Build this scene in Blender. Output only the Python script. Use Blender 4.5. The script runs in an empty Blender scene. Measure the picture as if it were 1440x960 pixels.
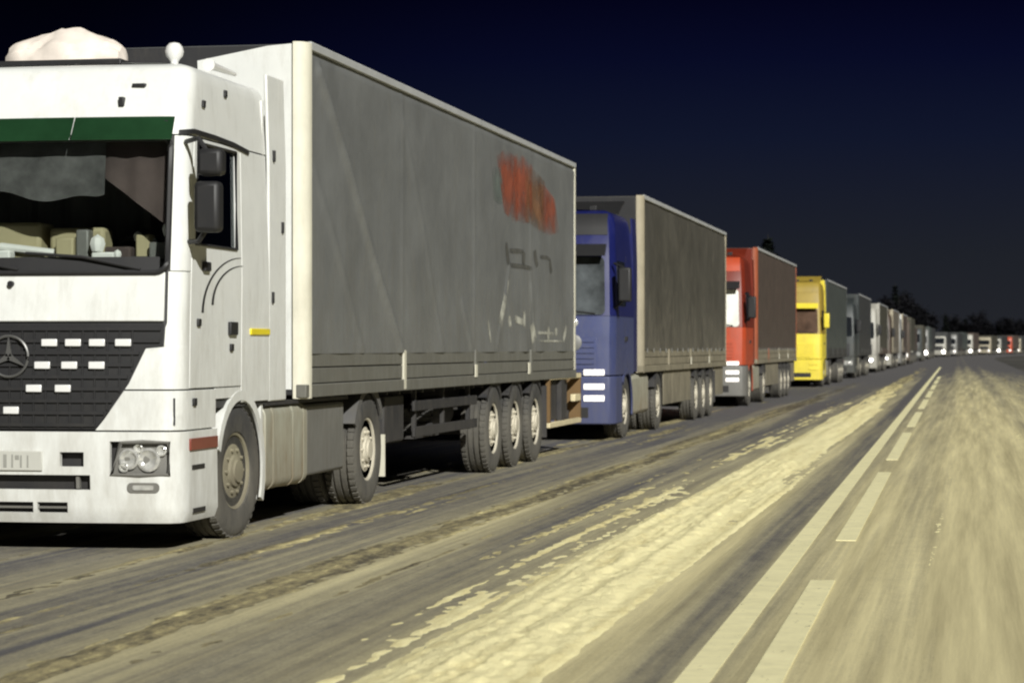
import bpy, bmesh, math, random
import numpy as np
from mathutils import Vector
R = math.radians
sc = bpy.context.scene
COL = sc.collection
random.seed(7)

# ------------------------------------------------------------------ camera, sky, sun, exposure
cam = bpy.data.cameras.new('camera')
cam.sensor_width = 36.0
cam.lens = 83.75
cam.clip_start = 0.1
cam.clip_end = 6000
cam.dof.use_dof = True
cam.dof.focus_distance = 18.5
cam.dof.aperture_fstop = 4.5
cam_o = bpy.data.objects.new('camera', cam)
COL.objects.link(cam_o)
cam_o.location = (0, 0, 1.45)
cam_o.rotation_euler = (R(90 + 0.137), 0, R(11.01))
sc.camera = cam_o

SUN_EL, SUN_AZ = 28.0, 31.0            # light comes from behind the camera, from its right
w = bpy.data.worlds.new('World'); sc.world = w; w.use_nodes = True
nt = w.node_tree; nt.nodes.clear()
def wn(t, **k):
    n = nt.nodes.new(t)
    for a, b in k.items(): setattr(n, a, b)
    return n
out = wn('ShaderNodeOutputWorld'); bg = wn('ShaderNodeBackground'); bg2 = wn('ShaderNodeBackground'); add = wn('ShaderNodeAddShader')
tc = wn('ShaderNodeTexCoord'); sep = wn('ShaderNodeSeparateXYZ')
ramp = wn('ShaderNodeValToRGB'); e = ramp.color_ramp.elements
e[0].position = 0.0; e[0].color = (.0175, .0190, .0235, 1)
e[1].position = 1.0; e[1].color = (.0004, .0004, .0035, 1)
for p, c in ((.127, (.0130, .0152, .0215, 1)), (.29, (.0055, .0082, .0235, 1)), (.40, (.0024, .0035, .0185, 1)), (.49, (.0011, .0013, .0100, 1))):
    x = ramp.color_ramp.elements.new(p); x.color = c
mr = wn('ShaderNodeMapRange'); mr.inputs[1].default_value = 0.0; mr.inputs[2].default_value = 0.30
az = wn('ShaderNodeMapRange'); az.inputs[1].default_value = .915; az.inputs[2].default_value = .995
az.inputs[3].default_value = .22; az.inputs[4].default_value = 1.0; az.interpolation_type = 'SMOOTHSTEP'
mul = wn('ShaderNodeMix', data_type='RGBA', blend_type='MULTIPLY'); mul.inputs[0].default_value = 1.0
nt.links.new(tc.outputs['Generated'], sep.inputs[0])
nt.links.new(sep.outputs[2], mr.inputs[0]); nt.links.new(mr.outputs[0], ramp.inputs[0])
nt.links.new(sep.outputs[1], az.inputs[0])
nt.links.new(ramp.outputs[0], mul.inputs[6]); nt.links.new(az.outputs[0], mul.inputs[7])
nt.links.new(mul.outputs[2], bg.inputs[0]); bg.inputs[1].default_value = 1.0
sky = wn('ShaderNodeTexSky', sky_type='NISHITA'); sky.sun_disc = False
sky.sun_elevation = R(-7); sky.sun_rotation = R(180 - SUN_AZ)
nt.links.new(sky.outputs[0], bg2.inputs[0]); bg2.inputs[1].default_value = .05
nt.links.new(bg.outputs[0], add.inputs[0]); nt.links.new(bg2.outputs[0], add.inputs[1]); nt.links.new(add.outputs[0], out.inputs[0])

sun = bpy.data.lights.new('sun', 'SUN'); sun.energy = 5.0; sun.angle = R(1.0); sun.color = (1, .985, .935)
sun_o = bpy.data.objects.new('sun', sun); COL.objects.link(sun_o)
sun_o.location = (9, -15, 12)
sun_o.rotation_euler = Vector((-math.sin(R(SUN_AZ)) * math.cos(R(SUN_EL)), math.cos(R(SUN_AZ)) * math.cos(R(SUN_EL)), -math.sin(R(SUN_EL)))).to_track_quat('-Z', 'Y').to_euler()
vs = sc.view_settings
vs.view_transform = 'Standard'; vs.look = 'None'; vs.exposure = 0; vs.gamma = 1; vs.use_curve_mapping = False
sc.cycles.filter_width = 2.2
sc.cycles.max_bounces = 6
sc.cycles.transparent_max_bounces = 8
sc.cycles.use_denoising = True

# ------------------------------------------------------------------ materials
MATS = {}
def mat(name, col, rough=.55, metal=0.0, var=.12, vs_=2.5, dirt=0.0, dcol=(.13, .115, .085), dz=2.2, bump=0.0, bs=30.0, stretch=(1, 1, 1), emit=0.0, spec=.5):
    if name in MATS: return MATS[name]
    m = bpy.data.materials.new(name); m.use_nodes = True; MATS[name] = m
    t = m.node_tree; N = t.nodes; L = t.links
    b = N['Principled BSDF']
    b.inputs['Roughness'].default_value = rough; b.inputs['Metallic'].default_value = metal
    b.inputs['Specular IOR Level'].default_value = spec
    tcn = N.new('ShaderNodeTexCoord'); oi = N.new('ShaderNodeObjectInfo'); mp = N.new('ShaderNodeMapping')
    mp.inputs['Scale'].default_value = stretch
    sc_ = N.new('ShaderNodeVectorMath'); sc_.operation = 'ADD'
    m3 = N.new('ShaderNodeMath'); m3.operation = 'MULTIPLY'; m3.inputs[1].default_value = 57
    L.new(oi.outputs['Random'], m3.inputs[0]); L.new(tcn.outputs['Object'], sc_.inputs[0]); L.new(m3.outputs[0], sc_.inputs[1])
    L.new(sc_.outputs[0], mp.inputs['Vector'])
    n1 = N.new('ShaderNodeTexNoise'); n1.inputs['Scale'].default_value = vs_; n1.inputs['Detail'].default_value = 6; n1.inputs['Roughness'].default_value = .62
    L.new(mp.outputs[0], n1.inputs['Vector'])
    r1 = N.new('ShaderNodeMapRange'); r1.inputs[1].default_value = .3; r1.inputs[2].default_value = .7
    r1.inputs[3].default_value = 1 - var; r1.inputs[4].default_value = 1 + var * .6
    L.new(n1.outputs[0], r1.inputs[0])
    mx = N.new('ShaderNodeMix'); mx.data_type = 'RGBA'; mx.blend_type = 'MULTIPLY'; mx.inputs[0].default_value = 1
    mx.inputs[6].default_value = (*col, 1); L.new(r1.outputs[0], mx.inputs[7])
    res = mx.outputs[2]
    if dirt > 0:
        n2 = N.new('ShaderNodeTexNoise'); n2.inputs['Scale'].default_value = 5; n2.inputs['Detail'].default_value = 8; n2.inputs['Roughness'].default_value = .7
        st = N.new('ShaderNodeMapping'); st.inputs['Scale'].default_value = (1.6, 1.6, .45)
        L.new(sc_.outputs[0], st.inputs['Vector']); L.new(st.outputs[0], n2.inputs['Vector'])
        sp = N.new('ShaderNodeSeparateXYZ'); L.new(tcn.outputs['Object'], sp.inputs[0])
        g = N.new('ShaderNodeMapRange'); g.inputs[1].default_value = 0; g.inputs[2].default_value = dz
        g.inputs[3].default_value = .30; g.inputs[4].default_value = -.06; L.new(sp.outputs[2], g.inputs[0])
        a = N.new('ShaderNodeMath'); a.operation = 'ADD'; L.new(n2.outputs[0], a.inputs[0]); L.new(g.outputs[0], a.inputs[1])
        r2 = N.new('ShaderNodeMapRange'); r2.inputs[1].default_value = .46; r2.inputs[2].default_value = .86; r2.inputs[4].default_value = dirt
        L.new(a.outputs[0], r2.inputs[0])
        m2 = N.new('ShaderNodeMix'); m2.data_type = 'RGBA'; L.new(r2.outputs[0], m2.inputs[0]); L.new(res, m2.inputs[6]); m2.inputs[7].default_value = (*dcol, 1)
        res = m2.outputs[2]
        rr = N.new('ShaderNodeMapRange'); rr.inputs[3].default_value = rough; rr.inputs[4].default_value = .9
        L.new(r2.outputs[0], rr.inputs[0]); L.new(rr.outputs[0], b.inputs['Roughness'])
    L.new(res, b.inputs['Base Color'])
    if bump > 0:
        n3 = N.new('ShaderNodeTexNoise'); n3.inputs['Scale'].default_value = bs; n3.inputs['Detail'].default_value = 5
        L.new(mp.outputs[0], n3.inputs['Vector'])
        bp = N.new('ShaderNodeBump'); bp.inputs['Strength'].default_value = bump; bp.inputs['Distance'].default_value = .02
        L.new(n3.outputs[0], bp.inputs['Height']); L.new(bp.outputs[0], b.inputs['Normal'])
    if emit > 0:
        b.inputs['Emission Color'].default_value = (*col, 1); b.inputs['Emission Strength'].default_value = emit
    return m
def glass(name, tint, refl=.5):
    m = bpy.data.materials.new(name); m.use_nodes = True; MATS[name] = m
    t = m.node_tree; N = t.nodes; L = t.links; N.clear()
    o = N.new('ShaderNodeOutputMaterial'); mxs = N.new('ShaderNodeMixShader'); tr = N.new('ShaderNodeBsdfTransparent'); gl = N.new('ShaderNodeBsdfGlossy')
    tr.inputs[0].default_value = (*tint, 1); gl.inputs['Roughness'].default_value = .04
    lw = N.new('ShaderNodeFresnel'); lw.inputs[0].default_value = 1.5
    L.new(lw.outputs[0], mxs.inputs[0]); L.new(tr.outputs[0], mxs.inputs[1]); L.new(gl.outputs[0], mxs.inputs[2]); L.new(mxs.outputs[0], o.inputs[0])
    return m

white = mat('white_paint', (.76, .775, .745), .36, dirt=.55, dcol=(.36, .345, .29), dz=2.0, var=.07)
black_plastic = mat('black_plastic', (.018, .018, .019), .55, dirt=.12, dz=1.2)
liner = mat('cab_liner', (.05, .05, .05), .8)
rubber = mat('tyre_rubber', (.045, .044, .042), .88, dirt=.7, dcol=(.14, .13, .105), dz=.5, bump=.2)
rim_cream = mat('cream_rim', (.66, .62, .50), .6, dirt=.5, dcol=(.36, .32, .24), dz=.6)
chassis = mat('chassis_black', (.022, .022, .024), .7, dirt=.5, dcol=(.10, .09, .075), dz=1.5)
grey_metal = mat('grey_metal', (.20, .20, .185), .55, metal=.2, dirt=.5, dcol=(.12, .105, .08), dz=1.5)
tank_metal = mat('tank_aluminium', (.42, .42, .34), .5, metal=.2, dirt=.8, dcol=(.22, .16, .09), dz=1.3)
chrome = mat('bright_chrome', (.85, .85, .83), .35, metal=.15, var=.03)
green_visor = mat('green_visor', (.011, .040, .016), .25, var=.3)
dark_glass = mat('dark_glass', (.012, .014, .017), .12, var=.3, spec=.6)
tarp1 = mat('grey_tarp', (.170, .176, .174), .46, dirt=.6, dcol=(.135, .128, .105), dz=2.6, var=.2, vs_=1.2, bump=.2, bs=7)
board = mat('grey_board', (.165, .165, .145), .6, metal=.1, dirt=.6, dcol=(.11, .10, .075), dz=2.0)
cream_post = mat('cream_post', (.70, .68, .56), .5, dirt=.5, dcol=(.40, .37, .27), dz=2.8)
orange_reflex = mat('orange_reflector', (.62, .28, .05), .4)
cream_bar = mat('cream_bar', (.80, .70, .44), .45, dirt=.3)
red_lens = mat('red_lens', (.20, .045, .03), .3)
yellow_lens = mat('yellow_lens', (.85, .70, .03), .3)
lamp_lens = mat('lamp_lens', (.72, .72, .68), .12, metal=.5, var=.3, vs_=18)
seat_cloth = mat('seat_cloth', (.12, .10, .09), .9)
curtain_cloth = mat('curtain_cloth', (.23, .23, .22), .9, var=.35, vs_=5, stretch=(1, 1, .15))
beige = mat('beige_plastic', (.42, .37, .22), .7)
paper = mat('paper_white', (.8, .8, .76), .8)
curtain_red = mat('brown_cloth', (.075, .055, .050), .9, var=.4)
clear_glass = glass('windscreen_glass', (.90, .92, .91))
side_glass = glass('side_window_glass', (.62, .65, .66))
def faded(m, lo, hi, top):
    t = m.node_tree; N = t.nodes; L = t.links; b = N['Principled BSDF']; o = N['Material Output']
    tcn = N.new('ShaderNodeTexCoord'); sp = N.new('ShaderNodeSeparateXYZ'); L.new(tcn.outputs['Generated'], sp.inputs[0])
    def M(op, a, c):
        n = N.new('ShaderNodeMath'); n.operation = op
        for i, q in enumerate((a, c)):
            if isinstance(q, (int, float)): n.inputs[i].default_value = q
            else: L.new(q, n.inputs[i])
        return n.outputs[0]
    ed = [M('MINIMUM', M('MULTIPLY', M('MULTIPLY', sp.outputs[k], M('SUBTRACT', 1.0, sp.outputs[k])), 4.2), 1.0) for k in (1, 2)]
    n1 = N.new('ShaderNodeTexNoise'); n1.inputs['Scale'].default_value = 5; n1.inputs['Detail'].default_value = 6; L.new(tcn.outputs['Object'], n1.inputs['Vector'])
    mr_ = N.new('ShaderNodeMapRange'); L.new(M('ADD', M('MULTIPLY', M('MULTIPLY', ed[0], ed[1]), .5), M('MULTIPLY', n1.outputs[0], .7)), mr_.inputs[0])
    mr_.inputs[1].default_value = lo; mr_.inputs[2].default_value = hi; mr_.inputs[4].default_value = top
    tr = N.new('ShaderNodeBsdfTransparent'); mx = N.new('ShaderNodeMixShader')
    L.new(mr_.outputs[0], mx.inputs[0]); L.new(tr.outputs[0], mx.inputs[1]); L.new(b.outputs[0], mx.inputs[2]); L.new(mx.outputs[0], o.inputs[0])
print_orange = mat('orange_print', (.36, .085, .040), .6, var=.6, vs_=2.2)
print_ochre = mat('ochre_print', (.255, .125, .060), .6, var=.6, vs_=2.2)
print_teal = mat('faded_teal_print', (.165, .195, .18), .6, var=.3)
print_dark = mat('dark_print', (.105, .105, .095), .6, var=.3, vs_=8)
streak_white = mat('white_streaks', (.52, .52, .45), .4, var=.5, vs_=8)
for m_ in (print_orange, print_ochre, print_teal): faded(m_, .32, .95, .85)
for m_ in (print_dark, streak_white): faded(m_, .25, .75, .9)
emblem_grey = mat('emblem_grey', (.12, .12, .115), .4, metal=.3)
plate_white = mat('plate_white', (.52, .52, .47), .5, var=.08)
plate_ink = mat('plate_ink', (.30, .30, .27), .6)
snow_lump = mat('roof_bundle_cloth', (.80, .72, .64), .8, var=.2, vs_=3)

# ------------------------------------------------------------------ mesh helpers
class MB:
    def __init__(s): s.v = []; s.f = []
    def box(s, x0, x1, y0, y1, z0, z1):
        i = len(s.v)
        s.v += [(x0, y0, z0), (x1, y0, z0), (x1, y1, z0), (x0, y1, z0), (x0, y0, z1), (x1, y0, z1), (x1, y1, z1), (x0, y1, z1)]
        s.f += [tuple(i + k for k in q) for q in ((3, 2, 1, 0), (4, 5, 6, 7), (0, 1, 5, 4), (1, 2, 6, 5), (2, 3, 7, 6), (3, 0, 4, 7))]
        return s
    def prism(s, pts, axis, a, b):
        n = len(pts); i = len(s.v)
        def P(p, h):
            return (h, p[0], p[1]) if axis == 'x' else ((p[0], h, p[1]) if axis == 'y' else (p[0], p[1], h))
        s.v += [P(p, a) for p in pts] + [P(p, b) for p in pts]
        s.f += [tuple(i + k for k in range(n)), tuple(i + n + k for k in reversed(range(n)))]
        s.f += [(i + k, i + n + k, i + n + (k + 1) % n, i + (k + 1) % n) for k in range(n)]
        return s
    def tube(s, path, r, n=8, closed=False):
        path = [Vector(p) for p in path]; rs = r if isinstance(r, (list, tuple)) else [r] * len(path)
        i = len(s.v); m = len(path)
        for k, p in enumerate(path):
            a = path[(k - 1) % m] if (closed or k) else path[0]; b = path[(k + 1) % m] if (closed or k < m - 1) else path[-1]
            d = (b - a).normalized(); u = d.cross(Vector((0, 0, 1)))
            if u.length < .05: u = d.cross(Vector((1, 0, 0)))
            u.normalize(); q = d.cross(u)
            for j in range(n):
                t = 2 * math.pi * j / n
                s.v.append(tuple(p + (u * math.cos(t) + q * math.sin(t)) * rs[k]))
        for k in range(m if closed else m - 1):
            k2 = (k + 1) % m
            for j in range(n):
                j2 = (j + 1) % n
                s.f.append((i + k * n + j, i + k * n + j2, i + k2 * n + j2, i + k2 * n + j))
        if not closed:
            s.f.append(tuple(i + j for j in range(n))); s.f.append(tuple(i + (m - 1) * n + j for j in reversed(range(n))))
        return s
    def lathe(s, prof, c=(0, 0, 0), axis='x', n=32):
        i = len(s.v); m = len(prof)
        for k in range(n):
            t = 2 * math.pi * k / n; ca, sa = math.cos(t), math.sin(t)
            for r, h in prof:
                p = (h, r * ca, r * sa) if axis == 'x' else ((r * ca, h, r * sa) if axis == 'y' else (r * ca, r * sa, h))
                s.v.append((c[0] + p[0], c[1] + p[1], c[2] + p[2]))
        for k in range(n):
            k2 = (k + 1) % n
            for j in range(m - 1):
                s.f.append((i + k * m + j, i + k2 * m + j, i + k2 * m + j + 1, i + k * m + j + 1))
        for j in (0, m - 1):
            if prof[j][0] > 1e-4: s.f.append(tuple(i + k * m + j for k in range(n)))
        return s
    def grid(s, P, th=None):
        n = len(P); m = len(P[0]); i = len(s.v)
        for row in P: s.v += [tuple(p) for p in row]
        for a in range(n - 1):
            for b in range(m - 1):
                s.f.append((i + a * m + b, i + a * m + b + 1, i + (a + 1) * m + b + 1, i + (a + 1) * m + b))
        return s
    def cells(s, A, B, f, d=0.0, th=.02, keep=None):
        na, nb = len(A), len(B); K = [[(keep is None or keep((A[i] + A[i + 1]) / 2, (B[j] + B[j + 1]) / 2)) for j in range(nb - 1)] for i in range(na - 1)]
        o = len(s.v)
        for dd in (d, d - th):
            for a in A:
                for b in B: s.v.append(tuple(f(a, b, dd)))
        I = lambda l, i, j: o + l * na * nb + i * nb + j
        for i in range(na - 1):
            for j in range(nb - 1):
                if not K[i][j]: continue
                s.f.append((I(0, i, j), I(0, i + 1, j), I(0, i + 1, j + 1), I(0, i, j + 1)))
                s.f.append((I(1, i, j), I(1, i, j + 1), I(1, i + 1, j + 1), I(1, i + 1, j)))
                if i == 0 or not K[i - 1][j]: s.f.append((I(0, i, j), I(0, i, j + 1), I(1, i, j + 1), I(1, i, j)))
                if i == na - 2 or not K[i + 1][j]: s.f.append((I(0, i + 1, j), I(1, i + 1, j), I(1, i + 1, j + 1), I(0, i + 1, j + 1)))
                if j == 0 or not K[i][j - 1]: s.f.append((I(0, i, j), I(1, i, j), I(1, i + 1, j), I(0, i + 1, j)))
                if j == nb - 2 or not K[i][j + 1]: s.f.append((I(0, i, j + 1), I(0, i + 1, j + 1), I(1, i + 1, j + 1), I(1, i, j + 1)))
        return s
    def mesh(s, name, m, smooth=35, weld=False):
        bm = bmesh.new()
        vs = [bm.verts.new(v) for v in s.v]
        for f in s.f:
            try: bm.faces.new([vs[i] for i in f])
            except ValueError: pass
        loose = [v for v in bm.verts if not v.link_faces]
        bmesh.ops.delete(bm, geom=loose, context='VERTS')
        if weld: bmesh.ops.remove_doubles(bm, verts=bm.verts, dist=1e-4)
        bmesh.ops.recalc_face_normals(bm, faces=bm.faces)
        me = bpy.data.meshes.new(name); bm.to_mesh(me); bm.free()
        me.materials.append(m)
        if smooth:
            me.shade_smooth(); me.set_sharp_from_angle(angle=R(smooth))
        return me
    def build(s, name, m, parent=None, bevel=0, smooth=35, weld=False):
        o = link(name, s.mesh(name, m, smooth, weld), parent)
        if bevel:
            b = o.modifiers.new('bevel', 'BEVEL'); b.width = bevel; b.segments = 2; b.limit_method = 'ANGLE'; b.angle_limit = R(40)
        return o
def link(name, me, parent=None, loc=None, rz=0):
    o = bpy.data.objects.new(name, me); COL.objects.link(o)
    if parent: o.parent = parent
    if loc: o.location = loc
    if rz: o.rotation_euler = (0, 0, rz)
    return o
def tag(o, label=None, cat=None, group=None, kind=None):
    if label: o['label'] = label
    if cat: o['category'] = cat
    if group: o['group'] = group
    if kind: o['kind'] = kind
    return o
def thing(name, label, cat, loc, group=None, rz=0):
    return tag(link(name, None, None, loc, rz), label, cat, group)
def lin(a, b, n): return [a + (b - a) * i / (n - 1) for i in range(n)]
def cutlist(a, b, step, extra=()):
    s = set(round(x, 4) for x in lin(a, b, max(2, int(math.ceil((b - a) / step)) + 1)))
    ex = [round(x, 4) for x in extra if a < x < b]
    s = {x for x in s if all(abs(x - y) > step * .3 for y in ex) or x in (round(a, 4), round(b, 4))}
    return sorted(s | set(ex))

# cab surface: u runs round the plan (0 = middle of the front, + = towards the traffic side), z is height
class Cab:
    def __init__(s, w=1.245, depth=2.25, r=.16, bow=.06, rake=None, taper=None):
        s.w, s.depth = w, depth
        s.rake = rake or [(.2, .03), (.6, 0), (1.15, 0), (1.62, .02), (1.99, .05), (2.95, .24), (3.1, .29), (3.48, .46), (3.7, .7)]
        s.taper = taper or [(0, 1), (2.0, 1), (2.95, .972), (3.5, .945)]
        pts = []; x0 = w - r
        for i in range(25):
            x = x0 * i / 24; pts.append((x, bow * (x / x0) ** 2))
        y0 = bow
        for i in range(1, 13):
            t = math.pi / 2 * i / 12; pts.append((x0 + r * math.sin(t), y0 + r * (1 - math.cos(t))))
        for i in range(1, 9): pts.append((w, y0 + r + (depth - y0 - r) * i / 8))
        p = np.array(pts); s.p = p
        s.u = np.concatenate([[0], np.cumsum(np.hypot(*np.diff(p, axis=0).T))]); s.U = s.u[-1]
        tx = np.gradient(p, s.u, axis=0); s.n = np.stack([tx[:, 1], -tx[:, 0]], 1)
        s.n /= np.hypot(s.n[:, 0], s.n[:, 1])[:, None]
    def uy(s, y): return float(np.interp(y, s.p[37 - 13:, 1], s.u[37 - 13:]))
    def ux(s, x): return float(np.interp(x, s.p[:36, 0], s.u[:36]))
    def __call__(s, u, z, d=0.0):
        a = abs(u); sg = 1 if u >= 0 else -1
        x = np.interp(a, s.u, s.p[:, 0]) + d * np.interp(a, s.u, s.n[:, 0])
        y = np.interp(a, s.u, s.p[:, 1]) + d * np.interp(a, s.u, s.n[:, 1])
        rk = np.interp(z, [q[0] for q in s.rake], [q[1] for q in s.rake]); tp = np.interp(z, [q[0] for q in s.taper], [q[1] for q in s.taper])
        return (sg * x * tp, y + rk * max(0, 1 - y / s.depth), z)
def rrect(C, u0, u1, z0, z1, rad, step=.08):
    """rounded rectangle on the cab surface as a (a, z) mapping"""
    zs = sorted(set([round(z0 + rad * (1 - math.cos(t)), 4) for t in lin(0, math.pi / 2, 6)] + [round(z1 - rad * (1 - math.cos(t)), 4) for t in lin(0, math.pi / 2, 6)] + [round(q, 4) for q in lin(z0 + rad, z1 - rad, 6)]))
    def inset(z):
        h = max(0, z0 + rad - z, z - (z1 - rad)); return rad - math.sqrt(max(0, rad * rad - h * h))
    def f(a, z, d):
        i = min(inset(z), (u1 - u0) / 2 - .003); return C(u0 + i + (u1 - u0 - 2 * i) * a, z, d)
    return lin(0, 1, max(3, int((u1 - u0) / step) + 2)), zs, f

# ------------------------------------------------------------------ wheels (shared meshes)
def tyre_mesh():
    m = MB(); pr = [(.285, .12), (.30, .15), (.33, .158), (.42, .163), (.465, .155), (.492, .138), (.503, .122)]
    for x in (.066, 0, -.066): pr += [(.505, x + .012), (.488, x + .009), (.488, x - .009), (.505, x - .012)]
    pr += [(.503, -.122), (.492, -.138), (.465, -.155), (.42, -.163), (.33, -.158), (.30, -.15), (.285, -.12), (.285, .12)]
    m.lathe(pr, n=48)
    for k in range(44):                       # shoulder lugs
        t = 2 * math.pi * k / 44
        for sx in (1, -1):
            c, s_ = math.cos(t), math.sin(t); c2, s2 = math.cos(t + .075), math.sin(t + .075)
            i = len(m.v)
            for xx, rr in ((.085, .500), (.140, .492)):
                for (cc, ss) in ((c, s_), (c2, s2)):
                    for dr in (0, .016): m.v.append((sx * xx, (rr + dr) * cc, (rr + dr) * ss))
            m.f += [tuple(i + q for q in f) for f in ((0, 1, 3, 2), (4, 6, 7, 5), (0, 4, 5, 1), (2, 3, 7, 6), (1, 5, 7, 3), (0, 2, 6, 4))]
    return m.mesh('tyre', rubber)
def rim_mesh(mt, deep=False):
    m = MB()
    pr = [(.287, -.1), (.302, .128), (.290, .142), (.274, .134), (.266, .108), (.255, .104), (.20, .122), (.15, .130), (.125, .130), (.118, .150), (.09, .158), (.085, .174), (.0, .178)]
    m.lathe(pr, n=40)
    for k in range(10):
        t = 2 * math.pi * k / 10; m.lathe([(.015, .11), (.015, .146), (.0, .152)], (0, .165 * math.cos(t), .165 * math.sin(t)), n=6)
    return m.mesh('rim', mt)
TYRE = tyre_mesh(); RIM = rim_mesh(rim_cream); RIM_D = RIM
RIM_F = rim_mesh(mat('muddy_rim', (.27, .25, .17), .8, dirt=.7, dcol=(.16, .14, .10), dz=.6))
def wheel(parent, side, y, x=1.09, rim=None, rz=0, dual=False):
    o = link('wheel', TYRE, parent, (side * x, y, .507), (math.pi if side < 0 else 0) + rz)
    link('rim', rim or RIM, o)
    if dual:
        link('inner_tyre', TYRE, o, (-.345, 0, 0))
    return o
def mudguard(mb, side, y, x0, x1, a0, a1, r=.57, th=.015, n=20):
    P = []; 
    for i in range(n + 1):
        t = R(a0 + (a1 - a0) * i / n); P.append((t))
    f = lambda t, x, d: (side * x, y - (r + d) * math.cos(t), .507 + (r + d) * math.sin(t))
    mb.cells(P, [x0, x1], f, th, th)
    mb.cells(P, [x1 - .02, x1], f, .0, .06)
    return mb

# ------------------------------------------------------------------ ground, road, markings, snow
def shift(y): return .00023 * max(0.0, y - 280) ** 2
def cl(y): return -1.125 - .0078 * min(y, 330) + shift(y) * 1.0      # the solid centre line

def stuff_mat(name):
    m = bpy.data.materials.new(name); m.use_nodes = True; MATS[name] = m
    return m, m.node_tree.nodes, m.node_tree.links
# field
m, N, L = stuff_mat('frozen_field'); b = N['Principled BSDF']; b.inputs['Roughness'].default_value = .95
tcn = N.new('ShaderNodeTexCoord'); n1 = N.new('ShaderNodeTexNoise'); n1.inputs['Scale'].default_value = .15; n1.inputs['Detail'].default_value = 8; n1.inputs['Roughness'].default_value = .7
L.new(tcn.outputs['Object'], n1.inputs['Vector'])
cr = N.new('ShaderNodeValToRGB'); L.new(n1.outputs[0], cr.inputs[0])
cr.color_ramp.elements[0].position = .42; cr.color_ramp.elements[0].color = (.018, .017, .014, 1)
cr.color_ramp.elements[1].position = .75; cr.color_ramp.elements[1].color = (.16, .15, .13, 1)
L.new(cr.outputs[0], b.inputs['Base Color'])
g = MB(); S = 2500
g.grid([[(-S, -S, -.05), (S, -S, -.05)], [(-S, S, -.05), (S, S, -.05)]])
tag(g.build('ground', m, smooth=0), 'frozen dark field with thin snow beside the road', 'ground', kind='structure')

# asphalt with blown snow dust, yellow headlight colour painted into the dust
m, N, L = stuff_mat('snowy_asphalt'); b = N['Principled BSDF']
tcn = N.new('ShaderNodeTexCoord'); sp = N.new('ShaderNodeSeparateXYZ'); L.new(tcn.outputs['Object'], sp.inputs[0])
def math_(op, a, b_=None, c=None, clamp=False):
    n = N.new('ShaderNodeMath'); n.operation = op; n.use_clamp = clamp
    for i, q in enumerate((a, b_, c)):
        if q is None: continue
        if isinstance(q, (int, float)): n.inputs[i].default_value = q
        else: L.new(q, n.inputs[i])
    return n.outputs[0]
def noise(scale, stretch, detail=6, rough=.65):
    mp = N.new('ShaderNodeMapping'); mp.inputs['Scale'].default_value = stretch; L.new(tcn.outputs['Object'], mp.inputs['Vector'])
    n = N.new('ShaderNodeTexNoise'); n.inputs['Scale'].default_value = scale; n.inputs['Detail'].default_value = detail; n.inputs['Roughness'].default_value = rough
    L.new(mp.outputs[0], n.inputs['Vector']); return n.outputs[0]
def maprange(v, a, b_, c, d, smooth=False):
    n = N.new('ShaderNodeMapRange'); L.new(v, n.inputs[0])
    for i, q in enumerate((a, b_, c, d)): n.inputs[i + 1].default_value = q
    if smooth: n.interpolation_type = 'SMOOTHSTEP'
    return n.outputs[0]
q = math_('SUBTRACT', math_('MULTIPLY_ADD', sp.outputs[1], -.0078, -1.10), sp.outputs[0])
streak = math_('ADD', math_('MULTIPLY', noise(2.6, (1, .03, 1), 7, .65), .5), math_('MULTIPLY', noise(12, (1, .008, 1), 5, .6), .5))
patch = noise(.55, (1, .22, 1), 6, .6)
fine = noise(9, (1, .35, 1), 8, .75)
tot = math_('ADD', math_('ADD', math_('MULTIPLY', streak, .74), math_('MULTIPLY', patch, .06)), math_('ADD', math_('MULTIPLY', fine, .16), math_('MULTIPLY', math_('SUBTRACT', noise(48, (1, .5, 1), 4, .7), .35), .22)))
qr = N.new('ShaderNodeValToRGB'); L.new(maprange(q, -5, 8, 0, 1), qr.inputs[0]); el = qr.color_ramp.elements
def P_(qv): return (qv + 5) / 13
el[0].position = 0; el[0].color = (.62,) * 3 + (1,); el[1].position = 1; el[1].color = (.36,) * 3 + (1,)
for qv, c in ((-3.2, .66), (-2.7, .78), (-2.3, .66), (-1.9, .84), (-1.5, .76), (-1.25, .84), (-.95, .68), (-.7, .63), (-.5, .69), (-.25, .64), (.05, .50), (.2, .36), (.34, .42), (.52, .66), (.8, .66), (1.4, .52), (1.8, .45), (2.2, .36), (2.6, .51), (3.0, .49), (3.4, .345), (4.0, .35), (4.3, .42), (4.7, .34), (5.6, .37), (7.0, .40)):
    x = el.new(P_(qv)); x.color = (c, c, c, 1)
far = maprange(sp.outputs[1], 14, 190, 0.0, .55)  # dust thins with distance, painting the light falloff into the road
cov = math_('SUBTRACT', math_('ADD', tot, qr.outputs[0]), far)
mask = maprange(cov, .78, 1.20, 0, 1)
mx = N.new('ShaderNodeMix'); mx.data_type = 'RGBA'; L.new(mask, mx.inputs[0])
asp = N.new('ShaderNodeValToRGB'); L.new(math_('ADD', math_('MULTIPLY', fine, .6), math_('MULTIPLY', noise(70, (1, .6, 1), 3, .7), .4)), asp.inputs[0])
asp.color_ramp.elements[0].position = .3; asp.color_ramp.elements[0].color = (.072, .070, .074, 1)
asp.color_ramp.elements[1].position = .75; asp.color_ramp.elements[1].color = (.175, .168, .165, 1)
L.new(asp.outputs[0], mx.inputs[6])
sn = N.new('ShaderNodeValToRGB'); L.new(noise(5.5, (1, .02, 1), 6), sn.inputs[0])
sn.color_ramp.elements[0].position = .3; sn.color_ramp.elements[0].color = (.45, .395, .22, 1)
sn.color_ramp.elements[1].position = .7; sn.color_ramp.elements[1].color = (.90, .81, .46, 1)
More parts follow.
